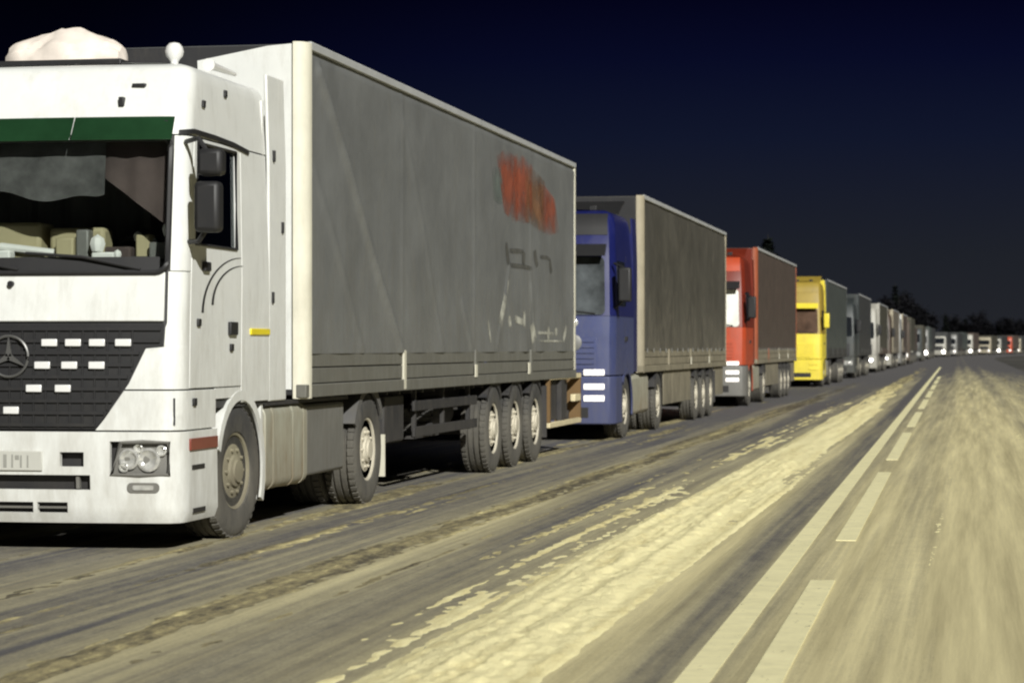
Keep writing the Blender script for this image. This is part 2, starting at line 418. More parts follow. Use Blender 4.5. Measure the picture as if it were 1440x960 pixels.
L.new(sn.outputs[0], mx.inputs[7]); L.new(mx.outputs[2], b.inputs['Base Color'])
b.inputs['Roughness'].default_value = .85; b.inputs['Specular IOR Level'].default_value = .3
bp = N.new('ShaderNodeBump'); bp.inputs['Strength'].default_value = .5; bp.inputs['Distance'].default_value = .02
L.new(math_('ADD', math_('MULTIPLY', mask, .6), math_('MULTIPLY', noise(60, (1, .7, 1)), .35)), bp.inputs['Height']); L.new(bp.outputs[0], b.inputs['Normal'])
road_m = m
ys = lin(-40, 260, 31) + lin(275, 900, 60)
g = MB(); g.cells(ys, [-9.3, -5, 0, 3.4], lambda y, x, d: (x + shift(y) - (.004 * min(y, 330) if x > 0 else 0), y, d), 0, .25)
road = tag(g.build('road', road_m, smooth=0), 'two lane road dusted with dirty snow', 'road', kind='structure')
# markings, 4 mm above
paint_w = mat('road_paint', (.97, .91, .54), .7, var=.12, vs_=6, bump=.1)
t_ = paint_w.node_tree; nz_ = t_.nodes.new('ShaderNodeTexNoise'); nz_.inputs['Scale'].default_value = 16; nz_.inputs['Detail'].default_value = 7; nz_.inputs['Roughness'].default_value = .75
tcp = t_.nodes.new('ShaderNodeTexCoord'); mpp = t_.nodes.new('ShaderNodeMapping'); mpp.inputs['Scale'].default_value = (1, .35, 1)
t_.links.new(tcp.outputs['Object'], mpp.inputs['Vector']); t_.links.new(mpp.outputs[0], nz_.inputs['Vector'])
rw = t_.nodes.new('ShaderNodeMapRange'); rw.inputs[1].default_value = .22; rw.inputs[2].default_value = .40; t_.links.new(nz_.outputs[0], rw.inputs[0])
t_.links.new(rw.outputs[0], t_.nodes['Principled BSDF'].inputs['Alpha'])      # worn-through paint
def strip(x0, x1, y0, y1):
    g = MB(); n = max(2, int((y1 - y0) / 8) + 2)
    g.cells(lin(y0, y1, n), [x0, x1], lambda y, x, d: (cl(y) + x, y, d), .006, .005); return g
strip(-.075, .075, -8, 175).build('solid_line', paint_w, road, smooth=0)
y = -9.9
while y < 110:
    strip(.235, .385, y + 1.9, y + 11.8).build('line_dash', paint_w, road, smooth=0); y += 13.0

# snow: a real relief that rises out of the road where it lies
rng = np.random.RandomState(3); TAB = rng.rand(256, 256)
def vn(x, y, s=0):
    x = x + s * 17.3; y = y + s * 7.1
    xi = np.floor(x).astype(int); yi = np.floor(y).astype(int); fx = x - xi; fy = y - yi
    fx = fx * fx * (3 - 2 * fx); fy = fy * fy * (3 - 2 * fy)
    T = lambda a, b: TAB[a % 256, b % 256]
    return (T(xi, yi) * (1 - fx) + T(xi + 1, yi) * fx) * (1 - fy) + (T(xi, yi + 1) * (1 - fx) + T(xi + 1, yi + 1) * fx) * fy
def fbm(x, y, o=4, s=0):
    t = 0; a = .5
    for i in range(o): t = t + a * vn(x, y, s + i); x = x * 2.03; y = y * 2.03; a *= .5
    return t
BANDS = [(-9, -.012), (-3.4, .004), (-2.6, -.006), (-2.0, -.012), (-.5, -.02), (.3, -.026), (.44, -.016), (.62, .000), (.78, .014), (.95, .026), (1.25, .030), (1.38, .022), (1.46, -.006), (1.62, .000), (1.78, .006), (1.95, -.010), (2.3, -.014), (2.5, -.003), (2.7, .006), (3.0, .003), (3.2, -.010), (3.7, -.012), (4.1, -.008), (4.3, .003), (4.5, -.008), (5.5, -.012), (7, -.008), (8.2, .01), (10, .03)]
def snow_h(X, Y):
    q = (-1.10 - .0078 * Y) - X + .10 * (fbm(Y * .12, X * 0 + 3.3, 3, 5) - .45)
    h = np.interp(q, [b_[0] for b_ in BANDS], [b_[1] for b_ in BANDS])
    h = h + .030 * (fbm(X * 5.5, Y * .22, 4, 1) - .47) + .016 * (fbm(X * 6, Y * 2.4, 4, 2) - .47)
    h = h + .052 * (fbm(X * 8, Y * .045, 3, 21) - .46)
    lump = np.clip(h, 0, .03) / .03
    h = h + .014 * np.exp(-((X - .45) / .35) ** 2 - ((Y - 10.5) / 1.6) ** 2) + .012 * np.exp(-((X - .35) / .5) ** 2 - ((Y - 14.6) / .25) ** 2)  # two snow blobs added to stand in for bright glare at near right
    h = h + lump * (.032 * (fbm(X * 7, Y * 1.6, 4, 9) - .5) + .06 * (fbm(X * 9, Y * .35, 3, 13) - .47) + .03 * (fbm(X * 26, Y * 12, 2, 17) - .4))
    h = h + .016 * (fbm(X * 17, Y * 6, 3, 31) - .44)
    h = h - .026 * np.clip((Y - 45) / 100, 0, 1.3)  # relief sinks with distance, shaped to follow the light falloff
    return h
def snow_grid(x0, x1, nx, y0, y1, ny):
    X, Y = np.meshgrid(np.linspace(x0, x1, nx), np.linspace(y0, y1, ny))
    H = snow_h(X, Y)
    V = np.stack([X, Y, H], 2).reshape(-1, 3)
    i = np.arange((ny - 1) * (nx - 1)); r_, c_ = i // (nx - 1), i % (nx - 1); a = r_ * nx + c_
    F = np.stack([a, a + 1, a + nx + 1, a + nx], 1)
    hi = H.reshape(-1)[F].max(1) > 0; F = F[hi]
    return V, F
m, N, L = stuff_mat('dirty_yellow_lit_snow'); b = N['Principled BSDF']
tcn = N.new('ShaderNodeTexCoord'); sp = N.new('ShaderNodeSeparateXYZ'); L.new(tcn.outputs['Object'], sp.inputs[0])
c1 = noise(9, (1, .4, 1), 8, .8); c2 = noise(6, (1, .03, 1), 5)
tt = math_('ADD', math_('MULTIPLY', c1, .5), math_('MULTIPLY', c2, .5))
qq = math_('SUBTRACT', math_('MULTIPLY_ADD', sp.outputs[1], -.0078, -1.10), sp.outputs[0])
tt = math_('ADD', tt, maprange(qq, 1.3, 2.6, .09, -.16, True))
tt = math_('SUBTRACT', tt, maprange(sp.outputs[1], 35, 110, 0, .22, True))  # snow colour darkens with distance, light falloff painted in
cr = N.new('ShaderNodeValToRGB'); L.new(tt, cr.inputs[0]); el = cr.color_ramp.elements
el[0].position = .27; el[0].color = (.09, .078, .052, 1); el[1].position = .60; el[1].color = (.97, .89, .50, 1)  # dirt in the dark stops; the yellow is headlight colour painted in
x = el.new(.39); x.color = (.36, .31, .16, 1); x = el.new(.48); x.color = (.82, .72, .36, 1)
L.new(cr.outputs[0], b.inputs['Base Color']); b.inputs['Roughness'].default_value = .8
bp = N.new('ShaderNodeBump'); bp.inputs['Strength'].default_value = .6; bp.inputs['Distance'].default_value = .02
L.new(noise(35, (1, .8, 1), 5), bp.inputs['Height']); L.new(bp.outputs[0], b.inputs['Normal'])
Vs, Fs, off = [], [], 0
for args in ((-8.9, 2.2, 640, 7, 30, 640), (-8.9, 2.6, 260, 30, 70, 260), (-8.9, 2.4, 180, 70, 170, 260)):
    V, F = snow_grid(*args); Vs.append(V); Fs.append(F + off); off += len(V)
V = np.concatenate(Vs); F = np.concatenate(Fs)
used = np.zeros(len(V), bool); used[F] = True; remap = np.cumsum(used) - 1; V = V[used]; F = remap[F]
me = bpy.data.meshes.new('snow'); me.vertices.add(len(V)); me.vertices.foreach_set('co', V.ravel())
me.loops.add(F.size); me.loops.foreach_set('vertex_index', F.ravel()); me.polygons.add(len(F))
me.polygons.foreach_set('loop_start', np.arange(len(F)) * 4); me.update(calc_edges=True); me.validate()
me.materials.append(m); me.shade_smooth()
tag(link('snow', me), 'rutted dirty snow tinted headlight yellow lying along the road', 'snow', kind='stuff')

# ------------------------------------------------------------------ the near white truck
XC = -6.72
def chassis_parts(t, length, axle_y, y0=1.0):
    for s in (1, -1):
        MB().box(s * .43 - .04, s * .43 + .04, y0, length, .70, .97).build('chassis_beam', chassis, t, .008)
    for yy in (1.5, axle_y): MB().tube([(-.95, yy, .507), (.95, yy, .507)], .07, 10).build('axle', chassis, t)
    g = MB().prism([(-.48, axle_y - 1.0), (.48, axle_y - 1.0), (.48, axle_y - .3), (.2, axle_y + .25), (-.2, axle_y + .25), (-.48, axle_y - .3)], 'z', .975, 1.04)
    g.build('fifth_wheel', chassis, t, .01)

def near_truck():
    t = thing('tractor_truck', 'white tractor unit with green sun visor and black grille heading the queue', 'truck', (-6.745, 15.95, 0), 'trucks queued along the road')
    C = Cab()
    uS = C.uy
    win = (-1.13, 1.13, 1.985, 2.94)
    sw = (uS(.36), uS(1.36), 2.19, 2.93)
    # dark inner shell with openings
    us = cutlist(-C.U, C.U, .12, [win[0], win[1], sw[0], sw[1], -sw[0], -sw[1]]); zs = cutlist(1.0, 3.44, .12, [win[2], win[3], sw[2], sw[3]])
    def keep(u, z):
        if win[0] < u < win[1] and win[2] < z < win[3]: return False
        if sw[0] < abs(u) < sw[1] and sw[2] < z < sw[3]: return False
        return True
    MB().cells(us, zs, C, -.022, .02, keep).build('cab_frame', liner, t)
    MB().box(-1.2, 1.2, 2.19, 2.23, 1.0, 3.4).build('cab_rear_wall', white, t)
    MB().box(-1.18, 1.18, .25, 2.19, 1.02, 1.08).build('cab_floor', liner, t)
    # roof cap
    g = MB(); us2 = cutlist(-C.U, C.U, .09)
    rows = [(2.975, 0), (3.1, 0), (3.25, 0), (3.38, 0), (3.44, -.008), (3.48, -.03), (3.50, -.07), (3.515, -.13), (3.53, -.3), (3.545, -.6)]
    P = [[C(u, z, d) for u in us2] for z, d in rows]; g.grid(P)
    i = len(g.v); top = P[-1]; g.v += [tuple(p) for p in top]; g.f.append(tuple(range(i, i + len(top))))
    g.build('roof', white, t, weld=True)
    # A pillars, door, side panel, front panel, corners
    for s in (1, -1):
        rng_ = lambda a, b, st=.06: sorted([s * q_ for q_ in cutlist(a, b, st)])
        MB().cells(rng_(1.16, uS(.275)), cutlist(1.99, 2.965, .12), C, 0, .02).build('windscreen_pillar', white, t, .004)
        d0, d1 = uS(.285), uS(1.50)
        ud = cutlist(d0, d1, .1, [sw[0], sw[1]]); zd = cutlist(1.155, 2.965, .1, [sw[2], sw[3]])
        MB().cells(sorted([s * q_ for q_ in ud]), zd, C, 0, .022, lambda u, z: not (sw[0] < abs(u) < sw[1] and sw[2] < z < sw[3])).build('door', white, t, .004)
        ww = (sw[0], sw[1]) if s > 0 else (-sw[1], -sw[0])
        a, z_, f = rrect(C, ww[0] + .004, ww[1] - .004, sw[2] + .004, sw[3] - .004, .02)
        MB().cells(a, z_, f, -.012, .006).build('side_window', side_glass, t)
        g = MB(); a0, a1 = ww
        path = [C(u, z, .004) for u, z in ((a0, sw[2]), (a1, sw[2]), (a1, sw[3]), (a0, sw[3]))]
        g.tube(path, .014, 6, True); g.build('window_gasket', black_plastic, t)
        MB().cells(rng_(uS(1.508), uS(2.24)), cutlist(1.03, 2.965, .15), C, 0, .022).build('sleeper_side_panel', white, t, .004)
        # gutter: black strip from the windscreen corner over the door
        gp = [(1.19, 2.985), (uS(.25), 3.005), (uS(.8), 3.0), (uS(1.3), 2.985), (uS(1.72), 2.955)]
        gu = [s * q_ for q_ in cutlist(1.19, uS(1.72), .05)]
        MB().cells(sorted(gu), [-.02, .02], lambda u, b_, d: C(u, float(np.interp(abs(u), [p[0] for p in gp], [p[1] for p in gp])) + b_, d), .014, .02).build('roof_gutter', black_plastic, t, .006)
        # upper corner panel and lower corner panel, beside the slanted grille
        def ge(z): return np.interp(z, [.86, .93, 1.19, 1.44, 1.452, 1.62], [.62, .68, .865, .985, 1.115, 1.125])
        for z0, z1 in ((1.152, 1.985), (.862, 1.142)):
            zz = cutlist(z0, z1, .04, [1.44, 1.452, 1.62, 1.63])
            f = lambda a, z, d: C(s * ((max(ge(z), 1.135 if z >= 1.62 else 0) + .012) * (1 - a) + (uS(.275) if z0 > 1 else uS(.88)) * a), z, d)
            aa = lin(0, 1, 14); 
            MB().cells(aa, zz, f, 0, .02).build('corner_panel', white, t, .004)
        MB().cells(rng_(uS(.885), uS(1.50)), lin(1.07, 1.148, 3), C, -.003, .02).build('sill_panel', white, t)
        # door swage decal: two thin dark arcs
        for k, (y0_, z0_, ry, rz_) in enumerate(((.55, 1.70, 1.0, .43), (.78, 1.76, .80, .31))):
            f = lambda a, b_, d: C(s * uS(y0_ + ry * (1 - math.cos(a)) - b_ * math.sin(1.57 - a) * 2.0 * (1.1 - a / 1.6)), z0_ + rz_ * math.sin(a) + b_ * math.cos(1.57 - a) * (1.1 - a / 1.6), d)
            MB().cells(lin(0, 1.5, 14), [-.011, .011], f, .003, .003).build('door_stripe', black_plastic, t)
        h = MB(); h.cells(sorted([s * uS(1.16), s * uS(1.34)]), lin(1.54, 1.64, 3), C, .028, .03); h.build('door_handle', black_plastic, t, .008)
        MB().cells(sorted([s * uS(.52), s * uS(.66)]), lin(2.00, 2.07, 2), C, .03, .035).build('door_catch', black_plastic, t, .01)
        # side marker, steps slots
        MB().cells(rng_(uS(.24), uS(.86)), lin(.715, .80, 3), C, .026, .018).build('side_marker', red_lens, t, .004)
        # small clips seen on the cab side
        for yy, zz in ((.42, 3.20), (1.02, 3.33), (.34, 1.03), (.42, 1.60), (1.2, 1.42)):
            MB().cells(sorted([s * uS(yy), s * uS(yy + .07)]), [zz, zz + .055], C, .018, .02).build('clip', black_plastic, t, .006)
        # side fairing behind the cab
        g = MB().cells(lin(2.27, 2.74, 5), lin(1.02, 3.62, 12), lambda y, z, d: (s * (1.235 - .03 * max(0, z - 2.9) + d), y, z), 0, .03)
        g.build('side_fairing', white, t, .01)
        for yy, zz in ((2.36, 2.93), (2.6, 2.37), (2.33, 1.80)):
            MB().box(s * 1.24 - .012, s * 1.24 + .012, yy, yy + .035, zz, zz + .09).build('fairing_clip', black_plastic, t, .004)
        MB().box(s * 1.245 - .014, s * 1.245 + .014, 1.72, 2.22, 1.545, 1.595).build('marker_lamp', yellow_lens, t, .006)
        # mirror
        MB().tube([(s * 1.22, .30, 2.20), (s * 1.34, .20, 2.20), (s * 1.42, .17, 2.30)], .018, 8).build('mirror_arm', black_plastic, t)
        mo = MB().tube([(s * 1.20, .34, 2.92), (s * 1.34, .20, 2.93), (s * 1.42, .17, 2.82)], .018, 8).build('mirror_arm', black_plastic, t)
        for z0, z1, xx in ((2.26, 2.62, 1.335), (2.66, 2.85, 1.355)):
            MB().box(s * (xx + .09) - .095, s * (xx + .09) + .095, .10, .24, z0, z1).build('mirror_housing', black_plastic, mo, .035)
    # front panel with badges
    MB().cells(cutlist(-1.125, 1.125, .1), lin(1.632, 1.982, 4), C, .004, .02).build('front_panel', white, t, .008)
    MB().lathe([(.022, -.02), (.022, .012), (.0, .016)], (.0, .028, 1.90), 'y', 12).build('washer_nozzle', black_plastic, t)
    # grille: recessed black backing, slats, bright inserts, round emblem
    gz = cutlist(.868, 1.618, .05, [1.44, 1.452])
    f = lambda a, z, d: C(a * ge(z), z, d)
    MB().cells(lin(-1, 1, 24), gz, f, -.012, .02).build('grille', black_plastic, t)
    for zz in lin(.90, 1.58, 9):
        MB().cells(lin(-1, 1, 22), [zz - .012, zz + .012], lambda a, z, d: C(a * (ge(zz) - .02), z, d), .006, .018).build('grille_slat', black_plastic, t)
    for k in range(-11, 12):
        u0 = k * .09
        top = 1.60 if abs(u0) < .95 else 1.0
        low = np.interp(abs(u0), [.6, .68, .865, .985], [.88, .95, 1.21, 1.46])
        if abs(u0) < .97: MB().cells([u0 - .006, u0 + .006], lin(low, 1.6, 4), C, .0, .012).build('grille_bar', black_plastic, t)
    for zz, xs in ((1.482, (.295, .47, .645, .835)), (1.322, (.245, .445, .645)), (1.158, (.185, .40)), (1.002, (.0,))):
        for x_ in xs:
            for s in ((1, -1) if x_ > 0 else (1,)):
                u_ = s * x_ + (.015 if x_ == 0 else 0)
                MB().cells(lin(u_ - .058, u_ + .058, 3), [zz - .026, zz + .026], C, .016, .02).build('grille_insert', chrome, t, .006)
    g = MB(); c0 = (-.0, -.012, 1.385)
    g.tube([(c0[0] + .145 * math.sin(a), c0[1], c0[2] + .145 * math.cos(a)) for a in lin(0, 2 * math.pi, 33)[:-1]], .010, 6, True)
    for k in range(3):
        a = 2 * math.pi * k / 3; dx, dz = math.sin(a), math.cos(a)
        g.prism([(c0[0] + .142 * dx, c0[2] + .142 * dz), (c0[0] + .024 * dz, c0[2] - .024 * dx), (c0[0] - .024 * dz, c0[2] + .024 * dx)], 'y', -.022, -.006)
    g.build('round_star_emblem', emblem_grey, t)
    # bumper with real openings
    B0, B1 = .205, .852
    holes = [(-.555, -.38, .606, .708), (.38, .555, .606, .708), (-.60, .60, .442, .546), (-.175, .175, .278, .352), (.205, .43, .278, .352), (-.43, -.205, .278, .352), (.745, 1.17, .545, .785), (-1.17, -.745, .545, .785)]
    ub = cutlist(-uS(.88), uS(.88), .07, [q_ for h in holes for q_ in h[:2]]); zb = cutlist(B0, B1, .06, [q_ for h in holes for q_ in h[2:]])
    MB().cells(ub, zb, lambda u, z, d: C(u, z, d - .03 * max(0, (.26 - z) / .06)), .012, .05, lambda u, z: not any(h[0] < u < h[1] and h[2] < z < h[3] for h in holes)).build('bumper', white, t, .012)
    MB().cells(cutlist(-1.15, 1.15, .1), lin(.24, .80, 4), C, -.07, .02).build('bumper_backing', black_plastic, t)
    MB().cells(cutlist(-.17, .17, .1), [.308, .322], C, .0, .04).build('air_slat', grey_metal, t)
    for s in (1, -1):
        MB().cells(cutlist(min(s * .21, s * .42), max(s * .21, s * .42), .1), [.308, .322], C, .0, .04).build('air_slat', grey_metal, t)
        MB().cells(sorted([s * .49, s * .515]), [.45, .54], C, -.01, .04).build('tow_cover', grey_metal, t)
        # headlight: slanted housing, lens, two reflectors
        hx = lambda a, z: s * ((.755 + .05 * (z - .545) / .24) * (1 - a) + 1.165 * a)
        ho = MB().cells(lin(0, 1, 8), lin(.552, .778, 5), lambda a, z, d: C(hx(a, z), z, d), -.03, .03).build('headlight', grey_metal, t)
        for a_, z_, r_ in ((.25, .66, .075), (.62, .655, .085), (.40, .735, .035), (.85, .72, .04), (.18, .60, .035)):
            p = C(hx(a_, z_), z_, -.005)
            MB().lathe([(r_, .03), (r_, .004), (r_ * .82, .0), (r_ * .5, .022), (.0, .026)], p, 'y', 18).build('reflector', lamp_lens, ho)
        g = MB(); g.tube([C(hx(a, z), z, .012) for a, z in ((0, .552), (.5, .548), (1, .552), (1, .778), (.5, .784), (.06, .778))], .016, 6, True); g.build('bezel', grey_metal, ho)
        a, z_, f2 = rrect(C, min(s * .87, s * 1.10), max(s * .87, s * 1.10), .425, .495, .03, .05)
        io = MB().cells(a, z_, f2, .022, .015).build('indicator', grey_metal, t)
        a, z_, f2 = rrect(C, min(s * .91, s * 1.06), max(s * .91, s * 1.06), .443, .477, .012, .05)
        MB().cells(a, z_, f2, .03, .01).build('lens', lamp_lens, io)
        for zz in (.575, .265):
            MB().cells(sorted([s * uS(.30), s * uS(.42), s * uS(.58)]), [zz, zz + .035], C, .016, .01).build('step_slot', black_plastic, t)
        MB().cells(sorted([s * 1.20, s * 1.212]), [.90, 1.09], C, .004, .01).build('panel_joint', chassis, t)
    # licence plate (its characters cannot be read in the photograph: faint strokes)
    po = MB().cells(lin(-.265, .255, 5), [.575, .715], C, .03, .015).build('licence_plate', plate_white, t, .006)
    for u_, z0, z1, wd in ((-.20, .60, .69, .02), (-.13, .60, .69, .02), (-.02, .60, .69, .025), (.035, .60, .69, .012), (.10, .60, .685, .014), (.15, .60, .685, .012), (.07, .655, .685, .03)):
        MB().cells([u_ - wd / 2, u_ + wd / 2], [z0, z1], C, .033, .002).build('plate_stroke', plate_ink, po, smooth=0)
    # windscreen and rim
    a, z_, f2 = rrect(C, win[0] - .012, win[1] + .012, win[2] - .01, win[3] + .015, .07)
    MB().cells(a, z_, f2, -.010, .005).build('windscreen', clear_glass, t)
    rimp = []
    rd = .075
    for cu, cz, a0 in ((win[1] - rd, win[3] - rd, 0), (win[0] + rd, win[3] - rd, 90), (win[0] + rd, win[2] + rd, 180), (win[1] - rd, win[2] + rd, 270)):
        for k in range(6):
            q_ = R(a0 + 18 * k); rimp.append(C(cu + (rd + .008) * math.cos(q_), cz + (rd + .008) * math.sin(q_), .004))
    full = []
    for i_ in range(len(rimp)):
        p, q_ = Vector(rimp[i_]), Vector(rimp[(i_ + 1) % len(rimp)])
        full.append(p)
    # subdivide the long top and bottom runs so that they follow the bow of the screen
    res = []
    corners = [(win[1] - rd, win[3] + .008, win[0] + rd), (win[0] + rd, win[2] - .008, win[1] - rd)]
    for i_, p in enumerate(full):
        res.append(p)
        if i_ == 5: res += [Vector(C(u, corners[0][1], .004)) for u in lin(corners[0][0], corners[0][2], 14)[1:-1]]
        if i_ == 17: res += [Vector(C(u, corners[1][1], .004)) for u in lin(corners[1][0], corners[1][2], 14)[1:-1]]
        if i_ == 11: res += [Vector(C(win[0] - .008, z, .004)) for z in lin(win[3] - rd, win[2] + rd, 6)[1:-1]]
        if i_ == 23: res += [Vector(C(win[1] + .008, z, .004)) for z in lin(win[2] + rd, win[3] - rd, 6)[1:-1]]
    MB().tube(res, .022, 6, True).build('windscreen_gasket', black_plastic, t)
    # dark band along the foot of the screen, wipers
    MB().cells(cutlist(-1.08, 1.08, .1), [1.995, 2.09], C, -.004, .004).build('scuttle_band', black_plastic, t)
    for s0, s1 in ((.95, .10), (.05, -.85)):
        MB().tube([C(s0, 2.0, .02), C((s0 + s1) / 2, 2.09, .03), C(s1, 2.12, .02)], .012, 6).build('wiper', black_plastic, t)
    # sun visor of green tinted acrylic, in panels
    for a0, a1 in ((-1.16, -.408), (-.402, .402), (.408, 1.16)):
        MB().cells(lin(a0, a1, 8), lin(2.925, 3.10, 4), lambda u, z, d: (C(u, z, d)[0], C(u, z, d)[1] - .02 - .05 * (3.10 - z) / .175, z), .03, .012).build('sun_visor', green_visor, t, .004)
    for u_ in (-1.1, -.5, .5, 1.1):
        p = C(u_, 3.06); MB().box(p[0] - .02, p[0] + .02, p[1] - .05, p[1] + .02, 3.02, 3.07).build('visor_bracket', black_plastic, t)
    # roof: lumpy light-coloured bundle on a dark board, ball beacon, horn, small marker lamps
    MB().box(-.56, .50, .90, 1.5, 3.51, 3.60).build('roof_board', black_plastic, t, .01)
    g = MB(); rows = []
    for i_ in range(33):
        tt_ = i_ / 32; x_ = -.52 + .96 * tt_; row = []
        prof = max(0, math.sin(math.pi * min(1, max(0, tt_)))) ** .25
        for j_ in range(16):
            th = math.pi * j_ / 15
            n_ = .62 + .52 * float(fbm(np.array(x_ * 5.5), np.array(th * 2.2 + 2), 3, 11)) + .05 * math.sin(9 * x_ + 1.2)
            row.append((x_, 1.19 - .24 * prof * math.cos(th) * n_, 3.59 + .285 * prof * math.sin(th) * n_))
        rows.append(row)
    g.grid(rows); g.build('roof_bundle', snow_lump, t)
    g = MB(); g.lathe([(.0, .07), (.04, .060), (.062, .034), (.070, 0), (.062, -.034), (.04, -.06), (.03, -.075), (.03, -.14), (.0, -.14)], (.90, .95, 3.645), 'z', 20); g.build('beacon_lamp', chrome, t)
    MB().tube([(1.05, 1.30, 3.585), (1.05, 1.42, 3.585), (1.05, 1.95, 3.585)], [.05, .03, .018], 10).build('air_horn', chrome, t)
    for u_, zz in ((.74, 3.21), (.86, 3.34), (-.74, 3.21)):
        p = C(u_, zz); MB().box(p[0] - .05 if zz > 3.3 else p[0] - .02, p[0] + .05 if zz > 3.3 else p[0] + .02, p[1] - .03, p[1] + .02, zz - .012 if zz > 3.3 else zz - .03, zz + .012 if zz > 3.3 else zz + .04).build('roof_marker', black_plastic, t, .006)
    # interior
    g = MB().prism([(.30, 1.55), (.30, 2.02), (.52, 2.11), (.72, 2.05), (.80, 1.6)], 'x', -1.12, 1.12); g.build('dashboard', liner, t, .02)
    for sx in (.6, -.6):
        MB().box(sx - .26, sx + .26, 1.15, 1.62, 1.35, 1.62).build('seat', seat_cloth, t, .06)
        MB().box(sx - .25, sx + .25, 1.58, 1.74, 1.55, 2.36).build('seat_back', seat_cloth, t, .06)
    g = MB(); g.tube([(.6 + .23 * math.cos(a), .86 + .07 * math.sin(a), 2.06 + .2 * math.sin(a)) for a in lin(0, 2 * math.pi, 25)[:-1]], .018, 6, True); g.build('steering_wheel', black_plastic, t)
    g = MB(); xs = lin(-1.15, 1.15, 60)
    g.cells(xs, lin(1.8, 2.96, 6), lambda x_, z, d: (x_, 1.95 + .04 * math.sin(x_ * 26) + d, z), 0, .012); g.build('bunk_curtain', curtain_cloth, t)
    g = MB(); g.cells(lin(.55, 1.12, 20), lin(2.05, 2.95, 6), lambda x_, z, d: (x_ - .25 * (2.95 - z) * (x_ - .55), 1.45 + .03 * math.sin(x_ * 30) + d, z), 0, .012); g.build('side_curtain', curtain_red, t)
    MB().cells(lin(-1.08, .62, 40), lin(0, 1, 6), lambda u, b_, d: C(u + .06 * b_ * math.sin(u * 5), 2.93 - b_ * (.40 - .10 * max(0, u) + .05 * math.sin(u * 4.1) + .02 * math.sin(u * 13)), d - .10 - .006 * math.sin(u * 19 + 2 * b_)), 0, .008).build('windscreen_blind', mat('blind_cloth', (.085, .085, .082), .9, var=.6, vs_=4), t)
    for k_, (x_, y_, w_, h_, m_) in enumerate(((.20, .58, .07, .14, beige), (.33, .60, .05, .20, grey_metal), (.62, .55, .10, .07, curtain_red), (.80, .60, .06, .16, beige), (.95, .52, .08, .10, grey_metal), (-.35, .50, .16, .05, paper), (.52, .52, .09, .03, paper))):
        MB().box(x_ - w_, x_ + w_, y_ - .05, y_ + .06, 2.05, 2.11 + h_).build('dashboard_clutter', m_, t, .015)
    MB().cells(lin(.0, 1, 24), lin(0, 1, 8), lambda a, b_, d: C(.50 + .58 * a - .0 * b_, 2.93 - (.18 + .42 * a) * b_, d - .13 - .012 * math.sin(a * 17)), 0, .008).build('side_blind', curtain_red, t)
    MB().box(-.75, -.02, .62, .92, 2.08, 2.37).build('storage_box', beige, t, .03)
    MB().box(.03, .46, .66, .86, 2.08, 2.33).build('storage_box', beige, t, .03)
    MB().tube([(-.8, .60, 2.14), (-.3, .58, 2.19), (.10, .60, 2.14)], .03, 8).build('bright_tube', paper, t)
    for x_, y_, z_, s_ in ((.47, .42, 2.62, .055), (.47, .50, 2.20, .06), (.66, .40, 2.12, .03), (1.02, .48, 2.30, .05), (.85, .62, 2.22, .03), (.72, .66, 2.26, .035)):
        MB().lathe([(0, s_ * 1.2), (s_ * .8, s_ * .7), (s_, 0), (s_ * .7, -s_ * .9), (0, -s_ * 1.2)], (x_, y_, z_), 'z', 8).build('hanging_trinket', paper, t)
    MB().tube([(.47, .42, 2.68), (.47, .40, 2.92)], .006, 5).build('trinket_cord', paper, t)
    # running gear
    chassis_parts(t, 6.3, 5.45, .5)
    for s in (1, -1):
        wheel(t, s, 1.5, 1.06, RIM_F, rz=-R(4)); wheel(t, s, 5.45, 1.075, RIM_D, dual=True)
        mudguard(MB(), s, 1.5, .85, 1.25, 18, 205, .60).build('front_mudguard', white, t)
        MB().box(s * 1.20 - .015, s * 1.20 + .015, 2.10, 2.16, .30, 1.03).build('mudguard_edge', white, t, .006)
        MB().box(s * 1.0 - .18, s * 1.0 + .18, 2.05, 2.075, .25, .50).build('mud_flap', mat('rusty_flap', (.33, .20, .10), .9), t)
        mudguard(MB(), s, 5.45, .74, 1.24, 25, 150, .585).build('rear_mudguard', mat('grey_plastic', (.10, .10, .10), .7, dirt=.4), t)
        MB().box(s * 1.0 - .22, s * 1.0 + .22, 6.10, 6.12, .22, .62).build('rear_mud_flap', cream_post, t)
        # fuel tank: flat faced, rounded, with straps, and a battery box behind it
        sec = []
        for (cx, cz, a0) in ((1.13, .90, 0), (.77, .90, 90), (.77, .40, 180), (1.13, .40, 270)):
            for k in range(6): q_ = R(a0 + 18 * k); sec.append((s * (cx + .09 * math.cos(q_)), cz + .09 * math.sin(q_)))
        MB().prism(sec, 'y', 2.22, 3.42).build('fuel_tank', tank_metal, t, .01)
        for yy in (2.42, 2.98, 3.3):
            MB().prism([(s * (abs(p[0]) * 1.012 - .012), p[1] + (p[1] - .65) * .02) for p in sec], 'y', yy, yy + .05).build('tank_strap', tank_metal, t)
        MB().box(s * .95 - .24, s * .95 + .24, 3.50, 4.72, .36, .97).build('battery_box', grey_metal, t, .03)
        MB().box(s * .95 - .27, s * .95 + .27, 2.2, 4.75, .985, 1.015).build('catwalk', chassis, t)
        MB().tube([(s * 1.0, 3.0, 1.02), (s * 1.1, 3.6, 1.09), (s * 1.0, 4.6, 1.06)], .05, 8).build('air_hose', chassis, t)
    return t
near_truck()

